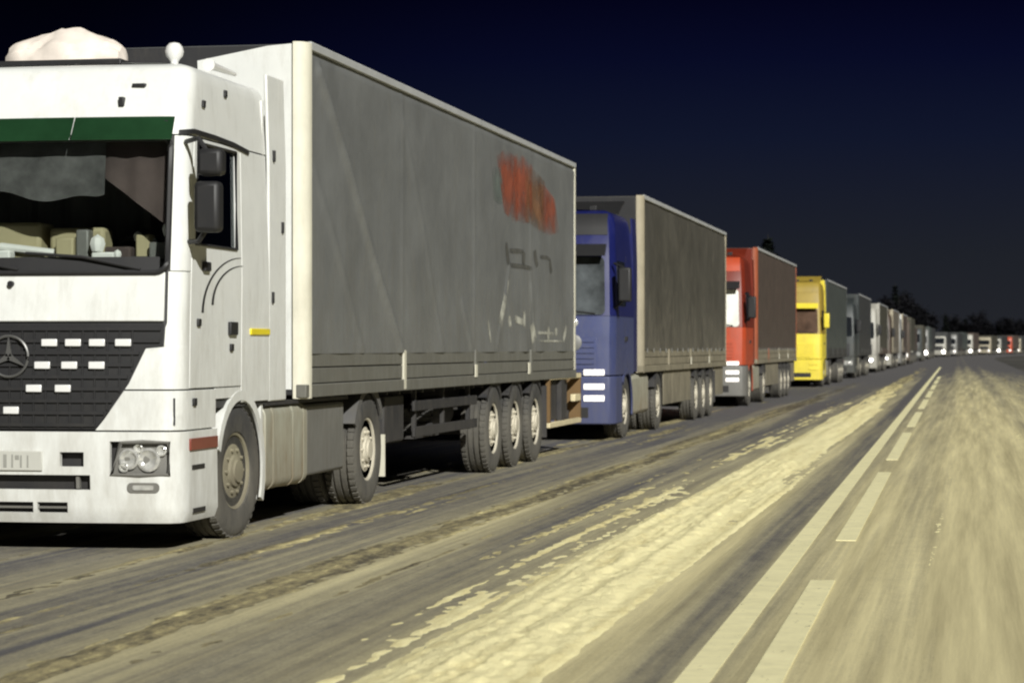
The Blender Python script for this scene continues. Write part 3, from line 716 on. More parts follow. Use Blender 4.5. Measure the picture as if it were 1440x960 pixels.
# ------------------------------------------------------------------ trailers
def tarp_x(y, z, L_=13.6, amp=1.0, crease=True):
    b_ = .012 * math.sin(y * 2 * math.pi / 3.4) * math.sin((z - 1.4) / 2.55 * math.pi)
    b_ += .010 * (float(vn(np.array(y * .9), np.array(z * 1.1), 4)) - .5) + .006 * (float(vn(np.array(y * 3.1), np.array(z * .7), 6)) - .5)
    low = max(0, (1.95 - z) / .55)
    b_ += low * .016 * math.sin(y * 5.2 + 1.5 * math.sin(y * 1.3)) * (.3 + .7 * min(1, max(0, (y - 6) / 4)))
    if crease:
        for (y0, z0, y1, z1, h) in ((.40, 3.78, 3.35, 1.42, .042), (.30, 2.9, 1.9, 1.42, .012), (3.5, 3.6, 5.2, 1.42, .008), (6.2, 1.9, 6.7, 1.42, .014), (8.85, 2.4, 8.1, 1.5, .018), (10.2, 2.2, 10.55, 1.45, .016)):
            t = ((y - y0) * (y1 - y0) + (z - z0) * (z1 - z0)) / ((y1 - y0) ** 2 + (z1 - z0) ** 2)
            tt_ = min(1, max(0, t)); d = math.hypot(y - y0 - (y1 - y0) * tt_, z - z0 - (z1 - z0) * tt_)
            b_ += h * math.exp(-(d / .055) ** 2)
        for yp in (3.42, 6.8, 10.2): b_ += .007 * math.exp(-((y - yp) / .05) ** 2)
    return b_ * amp
TRAILER_CACHE = {}
CROSS = MB().box(-1.19, 1.19, 0, .06, .99, 1.085).mesh('cross_member', chassis)
def tarp_mesh(side, mt, fine, L_, key):
    k = (side, mt.name, fine, L_)
    if k in TRAILER_CACHE: return TRAILER_CACHE[k]
    ny, nz = (300, 64) if fine else (36, 8)
    Y = lin(.12, L_ - .05, ny); Z = lin(1.395, 3.955, nz)
    P = [[(side * (1.268 + tarp_x(y, z, L_, 1 if fine else 1.6, fine) - (.02 if z > 3.9 else 0)), y, z) for z in Z] for y in Y]
    me = MB().grid(P).mesh('tarp', mt, 60)
    TRAILER_CACHE[k] = me; return me
def trailer(loc, label, tarp, tarp_top=None, near=False, post=None, fine=False, boards=True, guard=None, wall=None, lod=0, L_=13.6, rim=None, bm=None):
    t = thing('semi_trailer', label, 'trailer', loc, 'trailers queued along the road')
    post = post or cream_post
    for s in (1, -1): link('tarp', tarp_mesh(s, tarp, fine and s > 0, L_, label), t)
    # front wall, rounded corner posts, roof
    MB().box(-1.16, 1.16, .0, .08, 1.05, 3.96).build('front_wall', wall or white, t, .01)
    if near: MB().prism([(.42, 1.1), (1.155, 1.1), (1.155, 3.965), (.95, 3.95), (.34, 3.84)], 'y', -.012, -.002).build('front_flap', white, t)
    for s in (1, -1):
        sec = [(s * 1.16, .0)] + [(s * (1.16 + .125 * math.sin(a)), .125 - .125 * math.cos(a)) for a in lin(0, math.pi / 2, 7)][1:] + [(s * 1.285, .16), (s * 1.16, .16)]
        MB().prism(sec, 'z', 1.02, 3.985).build('corner_post', post, t, 0.006)
        MB().box(s * 1.262 - .02, s * 1.262 + .02, .16, L_ - .02, 3.93, 4.0).build('roof_rail', mat('pale_rail', (.42, .43, .43), .5), t, .008)
        MB().box(s * 1.235 - .045, s * 1.235 + .045, .0, L_, 1.03, 1.14).build('deck_rail', bm or board, t, .008)
        if boards and s > 0 or boards and fine:
            cuts = [.17, 3.47, 6.85, 10.2, L_ - .06]
            for i in range(4):
                for z0, z1 in ((1.148, 1.275), (1.285, 1.402)) if lod == 0 else ((1.148, 1.402),):
                    MB().box(s * 1.25 - .014, s * 1.25 + .014, cuts[i] + .07, cuts[i + 1] - .03, z0, z1).build('side_board', bm or board, t, .005)
            for yy in cuts[1:4]:
                MB().box(s * 1.262 - .02, s * 1.262 + .02, yy - .03, yy + .07, 1.04, 1.42).build('board_post', post if yy < 4 else (bm or board), t, .006)
        else:
            MB().box(s * 1.25 - .012, s * 1.25 + .012, .17, L_ - .05, 1.148, 1.40).build('side_board', bm or board, t)
        if lod == 0 and not fine:
            for i in range(16):                    # tarp lashing hooks under the lower edge
                yy = .5 + i * .83
                MB().box(s * 1.285 - .008, s * 1.285 + .008, yy, yy + .03, 1.36, 1.43).build('tarp_buckle', grey_metal, t)
    MB().box(-1.25, 1.25, .1, L_ - .03, 3.94, 3.975).build('roof_tarp', tarp_top or tarp, t)
    MB().box(-1.22, 1.22, .05, L_ - .02, 1.09, 1.135).build('deck', chassis, t)
    fr = MB()
    for s in (1, -1): fr.box(s * 1.22 - .05, s * 1.22 + .05, L_ - .10, L_ + .01, 1.02, 3.96)
    fr.box(-1.17, 1.17, L_ - .10, L_ + .01, 1.0, 1.12).box(-1.17, 1.17, L_ - .10, L_ + .01, 3.84, 3.96)
    fr.build('rear_frame', post, t, .008)
    for s in (1, -1): MB().box(s * .585 - .57, s * .585 + .57, L_ - .06, L_ - .02, 1.13, 3.83).build('rear_door', board, t, .006)
    for s in (1, -1):
        MB().prism([(1.2, .92), (2.6, .92), (3.2, .72), (L_ - .1, .72), (L_ - .1, 1.08), (1.2, 1.08)], 'x', s * .46 - .05, s * .46 + .05).build('chassis_beam', chassis, t)
    for i in range(26 if lod == 0 else 0): link('cross_member', CROSS, t, (0, .6 + i * .5, 0))
    ax = (8.06, 9.38, 10.72)
    for yy in ax:
        MB().tube([(-1.0, yy, .507), (1.0, yy, .507)], .075, 10).build('axle', chassis, t)
        for s in (1, -1): wheel(t, s, yy, 1.085, rim or RIM)
    for s in (1, -1):
        for yy in ax: mudguard(MB(), s, yy, .9, 1.24, 40, 140, .565, .01, 12).build('mudguard', chassis, t)
        MB().box(s * 1.07 - .18, s * 1.07 + .18, 11.42, 11.44, .28, .95).build('mud_flap', chassis, t)
        # landing leg
        MB().box(s * .78 - .07, s * .78 + .07, 2.72, 2.86, .46, 1.09).tube([(s * .78, 2.79, .30), (s * .78, 2.79, .55)], .05, 8).box(s * .78 - .12, s * .78 + .12, 2.67, 2.91, .27, .30).build('landing_leg', grey_metal, t)
    if lod == 0:
        for s in (1, -1):
            # side guard with uprights
            for zz in (.60, .86): MB().box(s * 1.19 - .015, s * 1.19 + .015, 4.2, 7.25, zz - .05, zz + .05).build('side_guard', chassis, t, .006)
            for yy in (4.4, 5.7, 7.0): MB().box(s * 1.15 - .02, s * 1.15 + .02, yy - .03, yy + .03, .54, 1.03).build('guard_post', chassis, t)
            MB().box(s * .93 - .2, s * .93 + .2, 3.25, 4.05, .52, .98).build('tool_box', chassis, t, .02)
        sp_ = link('spare_wheel', TYRE, t, (.55, 5.6, .66)); sp_.rotation_euler = (0, R(90), 0)
        link('rim', RIM, sp_)
        MB().box(.1, 1.0, 5.0, 6.2, .50, .53).build('spare_carrier', chassis, t)
        MB().lathe([(0, -.5), (.16, -.5), (.18, -.46), (.18, .46), (.16, .5), (0, .5)], (.72, 6.95, .72), 'y', 18).build('air_tank', chassis, t)
        for yy in (6.75, 9.95): MB().box(1.282, 1.296, yy, yy + .10, 1.12, 1.26).build('side_reflector', cream_post, t)
    if lod == 0 and not fine:
        for y0_, y1_ in ((3.1, 4.3), (4.33, 5.6), (5.63, 7.2), (11.5, 13.3)):
            MB().box(1.20, 1.225, y0_, y1_, .42, 1.02).build('side_skirt', bm or board, t, .006)
    # rear underrun and lamps
    MB().box(-1.2, 1.2, L_ - .25, L_ - .13, .46, .58).build('underrun_bar', chassis, t, .01)
    for s in (1, -1):
        MB().box(s * .5 - .05, s * .5 + .05, L_ - .26, L_ - .16, .58, 1.0).build('underrun_bracket', chassis, t)
        MB().box(s * .95 - .2, s * .95 + .2, L_ - .12, L_ - .06, .80, .95).build('rear_lamp', red_lens, t)
    if guard:
        for s in (1,):
            for zz, m_ in ((1.055, cream_bar), (.43, cream_bar)):
                MB().box(s * 1.215, s * 1.275, 11.55, L_ + .45, zz - .035, zz + .035).build('pallet_box_rail', m_, t, .008)
            MB().box(s * 1.215, s * 1.27, 11.55, 11.62, .46, 1.03).build('pallet_box_post', mat('orange_brown', (.16, .095, .035), .7), t)
            MB().box(s * 1.20, s * 1.262, 12.5, 12.75, .46, 1.02).build('pallet_box_post', chassis, t)
            MB().box(s * .7, s * 1.2, 11.6, L_ - .3, .48, 1.0).build('pallet_box', chassis, t, .01)
            lo = MB().box(s * 1.21, s * 1.28, L_ - .1, L_ + .38, .70, .80).build('tail_lamp', cream_bar, t, .01)
            MB().box(s * .9, s * 1.272, L_ + .39, L_ + .45, .39, 1.09).build('pallet_box_end', mat('orange_brown', (.16, .095, .035), .7), t)
    return t

T1 = trailer((XC, 19.04, 0), 'grey tarpaulin trailer with faded orange print behind the white tractor', tarp1, near=True, fine=True, guard=True, wall=chassis)
# faded print and pale streaks on the tarp, following its folds
def on_tarp(mb, poly_rows, d):
    P = [[(1.268 + tarp_x(y, z) + d, y, z) for (y, z) in row] for row in poly_rows]
    return mb.grid(P)
def print_patch(top, bot, m_, name, d=.004, n=8, nz=8):
    rows = []
    for i in range(nz + 1):
        k = i / nz; rows.append([(np.interp(q_, np.linspace(0, 1, len(top)), [p[0] for p in top]) * (1 - k) + np.interp(q_, np.linspace(0, 1, len(bot)), [p[0] for p in bot]) * k,
                                  np.interp(q_, np.linspace(0, 1, len(top)), [p[1] for p in top]) * (1 - k) + np.interp(q_, np.linspace(0, 1, len(bot)), [p[1] for p in bot]) * k) for q_ in lin(0, 1, n + 1)])
    on_tarp(MB(), rows, d).build(name, m_, T1, smooth=60)
print_patch([(8.0, 3.66), (8.6, 3.80), (9.3, 3.74)], [(8.5, 3.04), (9.0, 2.96), (9.5, 2.98)], print_orange, 'tarp_logo')
print_patch([(8.95, 3.78), (9.6, 3.80), (10.3, 3.72)], [(9.05, 3.02), (9.7, 2.97), (10.4, 3.02)], print_orange, 'tarp_logo', d=.0055)
print_patch([(9.8, 3.70), (10.4, 3.68), (11.15, 3.58)], [(9.8, 3.02), (10.5, 2.95), (11.2, 2.90)], print_ochre, 'tarp_logo', d=.008)
print_patch([(10.6, 3.56), (11.2, 3.52), (11.9, 3.40)], [(10.7, 2.92), (11.4, 2.90), (12.3, 2.98)], print_orange, 'tarp_logo', d=.006)
print_patch([(7.7, 3.50), (8.0, 3.55), (8.3, 3.55)], [(7.8, 3.15), (8.1, 3.1), (8.5, 3.14)], print_teal, 'tarp_logo')
def stroke(pts, wd, m_, name, d=.005):
    pts = [Vector((p[0], p[1])) for p in pts]; dense = []
    for a, b in zip(pts[:-1], pts[1:]):
        n = max(2, int((b - a).length / .12) + 1); dense += [a.lerp(b, i / n) for i in range(n)]
    dense.append(pts[-1]); rows = []
    for i, p in enumerate(dense):
        a = dense[max(0, i - 1)]; b = dense[min(len(dense) - 1, i + 1)]; t_ = (b - a).normalized()
        # widen more along the wall than up it: the lettering is stretched along the trailer
        nrm = Vector((-t_.y, t_.x)); off = Vector((nrm.x * wd * 1.8, nrm.y * wd * .6))
        if isinstance(wd, float) and off.length < 1e-4: off = Vector((wd, 0))
        rows.append([tuple(p - off), tuple(p), tuple(p + off)])
    on_tarp(MB(), rows, d).build(name, m_, T1, smooth=60)
for pts, wd in (([(8.62, 2.69), (8.72, 2.57), (8.80, 2.43)], .055), ([(8.85, 2.60), (9.75, 2.63)], .05), ([(9.75, 2.63), (9.70, 2.45)], .055), ([(8.85, 2.43), (9.7, 2.44), (10.3, 2.43)], .05),
                ([(10.42, 2.67), (10.5, 2.55), (10.6, 2.47)], .06), ([(10.75, 2.60), (11.3, 2.61), (11.6, 2.58)], .04), ([(11.5, 2.58), (11.65, 2.42)], .06)):
    stroke(pts, wd, print_dark, 'tarp_lettering_streaks')
for pts, wd in (([(8.72, 2.26), (8.57, 2.04)], .016), ([(8.57, 2.05), (8.40, 1.88), (8.2, 1.70)], .075), ([(8.80, 1.83), (8.88, 1.69)], .05), ([(9.15, 1.80), (9.7, 1.75)], .07), ([(9.75, 1.90), (9.72, 1.70)], .035),
                ([(10.22, 1.74), (10.45, 1.52)], .085), ([(10.6, 1.635), (11.9, 1.63)], .035), ([(10.7, 1.53), (12.5, 1.53)], .028), ([(11.46, 1.72), (11.48, 1.52)], .06), ([(12.0, 1.70), (12.05, 1.60)], .05), ([(12.85, 1.75), (12.5, 1.52)], .06), ([(7.5, 1.75), (7.65, 1.5)], .025)):
    stroke(pts, wd, streak_white, 'tarp_lettering_streaks')  # pale strokes across the lower tarp

# ------------------------------------------------------------------ the other trucks in the queue
lit = mat('glowing_headlamp', (1, .95, .88), .3, emit=.9)  # pale headlamp lens with a weak emission
lit_hot = mat('bright_headlamp', (1, .95, .88), .3, emit=14.0)
def mid_truck(y, label, body, lower=None, visor=None, screen=None, roof_h=3.7, lamp=None, grille=None, bumper=None, x=XC, band=None, lod=0, high=False, lamps='stack', spot=None, pillar=None):
    t = thing('tractor_truck', label, 'truck', (x, y, 0), 'trucks queued along the road')
    H = roof_h
    zs0, zs1 = (1.95, 2.85)
    C = Cab(rake=[(.2, .03), (.6, 0), (1.2, .0), (1.9, .05), (2.9, .22), (H - .15, .45), (H, .6)], taper=[(0, 1), (2.0, 1), (2.9, .97), (H, .93)])
    lower = lower or body; bumper = bumper or lower
    us = cutlist(-C.U, C.U, .16)
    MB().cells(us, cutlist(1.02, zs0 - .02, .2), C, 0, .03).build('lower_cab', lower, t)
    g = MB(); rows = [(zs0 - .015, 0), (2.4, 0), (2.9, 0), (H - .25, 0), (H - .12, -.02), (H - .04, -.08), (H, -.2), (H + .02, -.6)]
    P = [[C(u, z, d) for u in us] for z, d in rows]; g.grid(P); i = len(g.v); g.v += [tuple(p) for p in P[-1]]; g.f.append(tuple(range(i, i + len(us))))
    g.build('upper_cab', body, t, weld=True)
    MB().box(-1.2, 1.2, 2.2, 2.24, 1.02, H - .3).build('cab_rear_wall', body, t)
    a, z_, f = rrect(C, -1.10, 1.10, zs0, zs1, .08, .15)
    MB().cells(a, z_, f, .012, .03).build('windscreen', screen or dark_glass, t)
    for s in (1, -1):
        u0, u1 = sorted((s * C.uy(.4), s * C.uy(1.3)))
        a, z_, f = rrect(C, u0, u1, 2.1, 2.8, .06, .2)
        MB().cells(a, z_, f, .010, .03).build('side_window', dark_glass, t)
        MB().tube([(s * 1.22, .25, 2.05), (s * 1.42, .14, 2.2)], .02, 6).build('mirror_arm', black_plastic, t)
        mo = MB().tube([(s * 1.22, .25, 2.75), (s * 1.42, .14, 2.66)], .02, 6).build('mirror_arm', black_plastic, t)
        MB().box(s * 1.41 - .1, s * 1.41 + .1, .04, .18, 2.15, 2.68).build('mirror_housing', pillar or black_plastic, mo, .03)
        MB().cells(lin(2.26, 2.72, 3), lin(1.05, H - .05, 8), lambda yy, z, d: (s * (1.235 - .03 * max(0, z - 2.9) + d), yy, z), 0, .03).build('side_fairing', body if pillar is None else lower, t)
        if lod == 0:
            MB().cells([s * C.uy(1.5) - .004, s * C.uy(1.5) + .004], [1.1, 2.9], C, .004, .01).build('door_joint', black_plastic, t)
            MB().cells(sorted([s * C.uy(1.2), s * C.uy(1.38)]), [1.55, 1.62], C, .03, .03).build('door_handle', black_plastic, t)
        # lamps
        if lamps == 'stack':
            for zz in (.66, .84, 1.06):
                MB().cells(lin(min(s * .78, s * 1.1), max(s * .78, s * 1.1), 4), [zz - .045, zz + .045], C, .03, .03).build('headlight', lamp or lamp_lens, t, .01)
        else:
            ho = MB().cells(lin(min(s * .72, s * 1.12), max(s * .72, s * 1.12), 4), [.62, .82], C, .03, .03).build('headlight', lamp_lens, t, .02)
            p = C(s * .92, .72, .03)
            MB().lathe([(.085, .03), (.085, -.01), (.06, -.03), (.0, -.035)], p, 'y', 14).build('lamp', lamp or lamp_lens, ho)
    # bumper, grille, visor
    MB().cells(cutlist(-C.uy(.88), C.uy(.88), .14), lin(.26, 1.0, 4), C, .012, .06).build('bumper', bumper, t, .02)
    MB().cells(cutlist(-.85, .85, .15), [.36, .52], C, .016, .03).build('air_intake', black_plastic, t)
    gm = grille or black_plastic
    MB().cells(cutlist(-.98, .98, .14), lin(1.06, 1.60, 4), C, .012, .02).build('grille', gm, t, .01)
    if lod == 0:
        for zz in lin(1.12, 1.54, 6): MB().cells(cutlist(-.94, .94, .2), [zz - .014, zz + .014], C, .03, .02).build('grille_slat', gm, t)
        for s0, s1 in ((.95, .1), (.05, -.85)): MB().tube([C(s0, zs0 + .02, .03), C(s1, zs0 + .12, .03)], .012, 5).build('wiper', black_plastic, t)
    MB().lathe([(.14, .02), (.14, -.02), (.1, -.03), (0, -.03)], (0, C(0, 1.74)[1] - .005, 1.74), 'y', 20).build('round_badge', chrome, t)
    if visor:
        MB().cells(cutlist(-1.14, 1.14, .2), lin(2.86, 3.05, 3), lambda u, z, d: (C(u, z, d)[0], C(u, z, d)[1] - .06 - .16 * (3.05 - z) / .19, z), .03, .015).build('sun_visor', visor, t)
    if band: MB().cells(cutlist(-1.15, 1.15, .16), lin(H - .40, H - .06, 4), C, .012, .02).build('roof_band', band, t)
    if spot:
        for zz, rr in spot:
            p = C(.62, zz, .01); MB().lathe([(rr, .02), (rr, -.02), (rr * .7, -.035), (0, -.04)], p, 'y', 16).build('driving_lamp', grey_silver if zz < 1.7 else lamp_lens, t)
    for sx in (-.8, -.3, .3, .8): MB().box(sx - .06, sx + .06, .8, .88, H - .02, H + .08).build('roof_lamp', black_plastic, t, .01)
    MB().cells(lin(0, 1, 6), lin(-1.1, 1.1, 7), lambda a, x_, d: (x_, 1.5 + .7 * a, H - .02 + d + (.25 if not high else .32) * a ** .8), 0, .03).build('roof_deflector', band if band is black_plastic else body, t)
    chassis_parts(t, 6.2, 5.4, .5)
    for s in (1, -1):
        wheel(t, s, 1.5, 1.06); wheel(t, s, 5.4, 1.075, RIM_D, dual=True)
        mudguard(MB(), s, 1.5, .85, 1.25, 40, 195, .60, n=12).build('front_mudguard', lower, t)
        mudguard(MB(), s, 5.4, .74, 1.24, 25, 150, .585, n=12).build('rear_mudguard', chassis, t)
        MB().box(s * .96 - .25, s * .96 + .25, 2.25, 4.3, .34, 1.0).build('fuel_tank', tank_metal, t, .07)
        MB().box(s * 1.1 - .1, s * 1.1 + .1, .92, 2.1, 1.0, 1.06).build('sill', lower, t)
    return t

blue = mat('blue_paint', (.009, .013, .095), .38, dirt=.2, dcol=(.12, .12, .13))
blue_grey = mat('greyed_blue_paint', (.045, .058, .155), .45, dirt=.45, dcol=(.10, .10, .12))
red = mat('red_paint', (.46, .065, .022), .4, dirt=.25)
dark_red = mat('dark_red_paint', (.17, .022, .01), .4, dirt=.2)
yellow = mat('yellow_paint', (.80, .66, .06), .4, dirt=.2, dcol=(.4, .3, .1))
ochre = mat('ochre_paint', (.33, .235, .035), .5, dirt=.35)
dark_grey = mat('dark_grey_paint', (.035, .042, .042), .5, dirt=.4)
dull_white = mat('dull_white_paint', (.40, .39, .34), .5, dirt=.6)
brown = mat('brown_paint', (.07, .05, .037), .5, dirt=.4)
grey_silver = mat('silver_paint', (.20, .20, .19), .45, metal=.2, dirt=.4)
tan_tarp = mat('tan_tarp', (.072, .068, .056), .6, dirt=.85, dcol=(.20, .18, .135), dz=2.5, var=.3, vs_=1.0)  # tarps of the queue darkened: light falloff put into their colour
brown_tarp = mat('brown_tarp', (.075, .055, .044), .65, dirt=.35, dz=2.5, var=.25)
teal_tarp = mat('slate_tarp', (.050, .060, .055), .65, dirt=.4, dcol=(.2, .2, .15), dz=2.5, var=.25)
dark_tarp = mat('charcoal_tarp', (.034, .036, .036), .65, dirt=.4, dz=2.5, var=.25)
cream_tarp = mat('cream_tarp', (.15, .13, .10), .65, dirt=.4, dz=2.5, var=.25)
olive_tarp = mat('olive_tarp', (.055, .052, .036), .65, dirt=.4, dz=2.5, var=.25)
cream_flare = mat('dusty_cream', (.36, .32, .23), .6, dirt=.5, dz=3.5)
pale_reflection_screen = mat('pale_reflection_screen', (.80, .81, .74), .3, var=.35, vs_=1.6)  # bright reflection on the glass, painted as a pale colour
grey_reflection_screen = mat('grey_reflection_screen', (.085, .095, .10), .15, var=.9, vs_=1.3)  # uneven grey in the colour stands in for a reflection on the glass
dusty_skirt = mat('dusty_skirt', (.24, .215, .15), .75, dirt=.4, var=.35)

mid_truck(36.3, 'blue tractor unit with dark sun visor right behind the first trailer', blue, lower=blue_grey, visor=black_plastic, screen=grey_reflection_screen, roof_h=3.6, lamp=lit, grille=blue_grey, bumper=blue_grey, band=black_plastic, spot=((1.52, .13), (1.83, .07)))
trailer((XC, 39.4, 0), 'tan tarpaulin trailer with cream corner post behind the blue tractor', tan_tarp, post=cream_flare, wall=chassis, bm=dusty_skirt)
mid_truck(57.6, 'red tractor unit with reflection painted pale on its windscreen behind the tan trailer', dark_red, lower=red, visor=black_plastic, screen=pale_reflection_screen, lamp=lit, grille=red, bumper=grey_silver, band=red)
trailer((XC, 60.6, 0), 'brown tarpaulin trailer with red corner post behind the red tractor', brown_tarp, post=mat('red_brown', (.30, .075, .030), .6, dirt=.3), wall=dark_red, bm=dusty_skirt)
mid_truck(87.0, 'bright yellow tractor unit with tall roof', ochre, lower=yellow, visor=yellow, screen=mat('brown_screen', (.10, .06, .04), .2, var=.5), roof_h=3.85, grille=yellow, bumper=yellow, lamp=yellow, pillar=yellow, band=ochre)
trailer((XC, 90.0, 0), 'slate green tarpaulin trailer behind the yellow tractor', teal_tarp, post=dark_grey, wall=yellow, lod=1, bm=dark_tarp)
mid_truck(111.5, 'dark grey tractor unit between slate trailer and charcoal trailer', dark_grey, lamp=lamp_lens, lod=1, roof_h=3.55, lamps='round')
trailer((XC, 114.4, 0), 'charcoal tarpaulin trailer just ahead of a white tractor with bright lamps', dark_tarp, post=dark_grey, wall=dark_grey, lod=1, bm=dark_tarp)
mid_truck(136.0, 'off-white tractor unit with one bright headlamp behind charcoal trailer', dull_white, lamp=lit_hot, lod=1, lamps='round')
trailer((XC, 139.0, 0), 'olive tarpaulin trailer behind the off-white tractor', olive_tarp, post=dull_white, wall=dull_white, lod=1, bm=brown_tarp)
mid_truck(159.0, 'brown tractor unit with lit headlamps behind the olive trailer', brown, lower=brown, bumper=dull_white, lamp=lit_hot, lod=1, lamps='round')
trailer((XC, 162.0, 0), 'cream tarpaulin trailer behind the brown tractor', cream_tarp, post=cream_flare, wall=cream_flare, lod=1, bm=cream_tarp)
mid_truck(181.0, 'silver tractor unit behind the cream trailer', grey_silver, lamp=lamp_lens, lod=1, lamps='round')
trailer((XC, 184.0, 0), 'grey brown trailer behind the silver tractor', brown_tarp, post=cream_flare, lod=1, bm=brown_tarp)

# far trucks: small in the picture, each a thing of its own
NAME = {'dull_white_paint': 'off-white', 'brown_paint': 'brown', 'silver_paint': 'silver', 'white_paint': 'bright white', 'dark_grey_paint': 'dark grey', 'dusty_cream': 'cream', 'red_paint': 'red', 'olive_tarp': 'olive', 'brown_tarp': 'brown', 'cream_tarp': 'cream', 'charcoal_tarp': 'charcoal', 'slate_tarp': 'slate', 'tan_tarp': 'tan'}
def far_truck(y, body, tarp, lamp, idx):
    x = XC + shift(y) - .2
    t = thing('distant_truck', f'distant lorry with {NAME[body.name]} cab and {NAME[tarp.name]} body far down the queue', 'truck', (x, y, 0), 'far lorries at the end of the queue', rz=-math.atan(2 * .00023 * max(0, y - 280)))
    C = Cab(rake=[(.2, 0), (1.9, .05), (3.6, .5)], taper=[(0, 1), (3.6, .94)])
    ht = (4.0, 3.7, 3.95, 3.3, 3.8)[idx * 3 % 5]; ch = ht - .35 - .3 * (idx % 2)
    t.location.x += (.25, -.3, .1, -.15, .35, 0)[idx * 5 % 6]
    us = cutlist(-C.U, C.U, .4)
    g = MB(); P = [[C(u, z, d) for u in us] for z, d in ((.35, 0), (1.2, 0), (1.9, 0), (2.8, 0), (ch - .15, 0), (ch, -.15))]
    g.grid(P); i = len(g.v); g.v += [tuple(p) for p in P[-1]]; g.f.append(tuple(range(i, i + len(us)))); g.build('cab', body, t, weld=True)
    MB().cells(lin(-1.05, 1.05, 5), [1.95, 2.8], C, .02, .03).build('windscreen', dark_glass, t)
    MB().cells(lin(-.8, .8, 5), [1.0, 1.6], C, .02, .03).build('grille', black_plastic, t)
    MB().box(-1.27, 1.27, 3.0, 16.6, 1.1, ht).build('trailer_body', tarp, t, .05)
    MB().box(-.9, .9, 1.0, 16.4, .55, 1.11).build('chassis', chassis, t)
    for s in (1, -1):
        for yy in (1.5, 5.4, 11, 12.3, 13.6): link('wheel', TYRE, t, (s * 1.07, yy, .507))
        p = C(s * .9, .78, .03)
        MB().lathe([(.21, .03), (.21, -.02), (.0, -.04)], p, 'y', 12).build('headlight', lamp, t)
bodies = [brown, dull_white, dark_grey, brown, grey_silver, dark_grey, brown, dull_white, grey_silver, brown, dull_white, dark_grey, cream_flare, dull_white, red, cream_flare]
tarps = [olive_tarp, brown_tarp, olive_tarp, dark_tarp, teal_tarp, dark_tarp, olive_tarp, dark_tarp, dark_tarp, teal_tarp, brown_tarp, dark_tarp, olive_tarp, dark_tarp, brown_tarp, dark_tarp]  # mostly dark set, carrying the light falloff at the far end
lamps_ = [lit, lit_hot, lamp_lens, lit, lit_hot, lamp_lens, lit, lit_hot, lit, lamp_lens, lit_hot, lit, lit, lit_hot, lit, lit]
yy = 203.0
for i in range(16):
    if i not in (6, 11): far_truck(yy, bodies[i], tarps[i], lamps_[i], i)
    yy += 19.5 + (i * 7 % 5) * 1.5

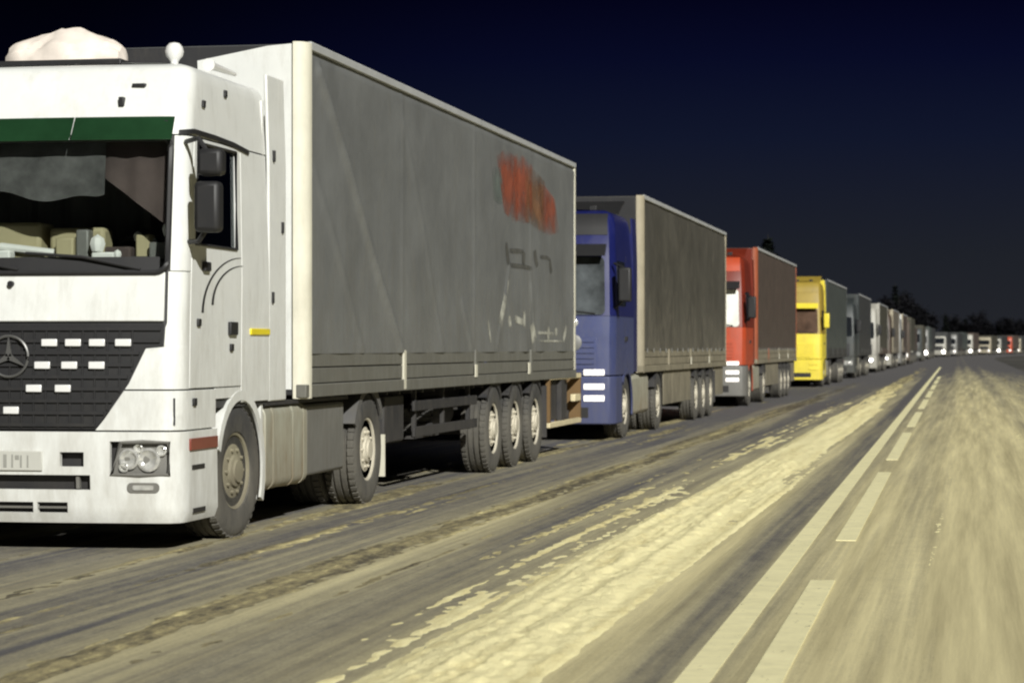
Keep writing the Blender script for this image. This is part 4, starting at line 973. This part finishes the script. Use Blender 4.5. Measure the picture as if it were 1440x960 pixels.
# ------------------------------------------------------------------ trees, dark against the night sky
bark = mat('dark_bark', (.012, .011, .010), .95)  # bark, needles and twigs near-black: lack of light put into their colour
needles = mat('dark_needles', (.0075, .010, .0085), 1.0, spec=.05)
twigs = mat('dark_twigs', (.010, .010, .012), 1.0, spec=.05)
def tree(x, y, h, kind, label, seed):
    rnd = random.Random(seed)
    t = thing('spruce_tree' if kind == 's' else 'bare_tree', label, 'tree', (x, y, -.06), 'trees behind the queue')
    g = MB(); lean = rnd.uniform(-.03, .03)
    tp = lambda z: (lean * z, .5 * lean * z, z)
    g.tube([tp(z) for z in lin(0, h, 8)], [h * .02 * (1 - i / 7.6) + .01 for i in range(8)], 7)
    c = MB()
    def leaf(px, py, pz, s):
        i = len(c.v); a = rnd.uniform(0, 6.28); b_ = rnd.uniform(-.9, .9)
        u = Vector((math.cos(a), math.sin(a), b_ * .6)).normalized(); v = u.cross(Vector((rnd.uniform(-1, 1), rnd.uniform(-1, 1), 1))).normalized()
        p = Vector((px, py, pz))
        c.v += [tuple(p - u * s), tuple(p + v * s * .45), tuple(p + u * s), tuple(p - v * s * .45)]; c.f.append((i, i + 1, i + 2, i + 3))
    if kind == 's':
        z = h * .10
        while z < h * .97:
            r = (h - z) * .27 * rnd.uniform(.8, 1.15) + .15; n = 7
            for k in range(n):
                a = 2 * math.pi * k / n + rnd.uniform(-.4, .4); rr = r * rnd.uniform(.65, 1.15)
                p0 = Vector(tp(z)); p1 = p0 + Vector((math.cos(a) * rr, math.sin(a) * rr, -rr * .28))
                g.tube([p0, p1], [.03, .01], 4)
                for q_ in range(int(8 + rr * 9)):
                    f_ = rnd.uniform(.1, 1.05); p = p0.lerp(p1, f_); w_ = .22 * rr * (1.1 - f_) + .10
                    leaf(p.x + rnd.uniform(-w_, w_), p.y + rnd.uniform(-w_, w_), p.z + rnd.uniform(-.30, .1), rnd.uniform(.14, .34))
            z += h * .045
    else:
        for k in range(16):
            z0 = h * rnd.uniform(.25, .75); a = rnd.uniform(0, 6.28); ln = h * rnd.uniform(.2, .38)
            p0 = Vector(tp(z0)); d = Vector((math.cos(a) * .8, math.sin(a) * .8, rnd.uniform(.35, .9))).normalized()
            pts = [p0]
            for j in range(4):
                d = (d + Vector((rnd.uniform(-.25, .25), rnd.uniform(-.25, .25), rnd.uniform(-.05, .2)))).normalized(); pts.append(pts[-1] + d * ln / 4)
            g.tube(pts, [.07, .055, .04, .025, .012], 5)
            for p in pts[1:]:
                for q_ in range(60):
                    w_ = h * .085; v = Vector((rnd.gauss(0, 1), rnd.gauss(0, 1), rnd.gauss(0, .8))) * w_ * .6
                    leaf(p.x + v.x, p.y + v.y, p.z + v.z, rnd.uniform(.12, .42))
    g.build('trunk', bark, t, smooth=60); c.build('crown', needles if kind == 's' else twigs, t, smooth=0)
    return t
tree(-12.6, 150, 8.6, 's', 'dark spruce rising behind the brown trailer', 1)
tree(-13.0, 388, 11.8, 's', 'tallest spruce spire above the far trailers', 2)
for i, (x, y, h, k) in enumerate(((-11.6, 372, 9.2, 'b'), (-13.0, 420, 10.2, 'b'), (-12.2, 440, 11.4, 'b'), (-12.5, 462, 10.8, 'b'), (-11.0, 470, 9.6, 'b'), (-13.2, 500, 11.6, 'b'), (-9.5, 480, 8.4, 'b'))):
    tree(x, y, h, k, 'dark leafless tree in the clump behind the far trailers', 10 + i)
for i in range(18):
    rr = random.Random(90 + i)
    tree(-7.5 + i * 1.55 + rr.uniform(-.5, .5), 640 + rr.uniform(0, 60), rr.uniform(6.0, 9.5) * (1.25 - i * .018), 'b' if i % 3 else 's', 'dark tree in the low tree line at the bend' if i % 3 else 'dark spruce in the low tree line at the bend', 40 + i)
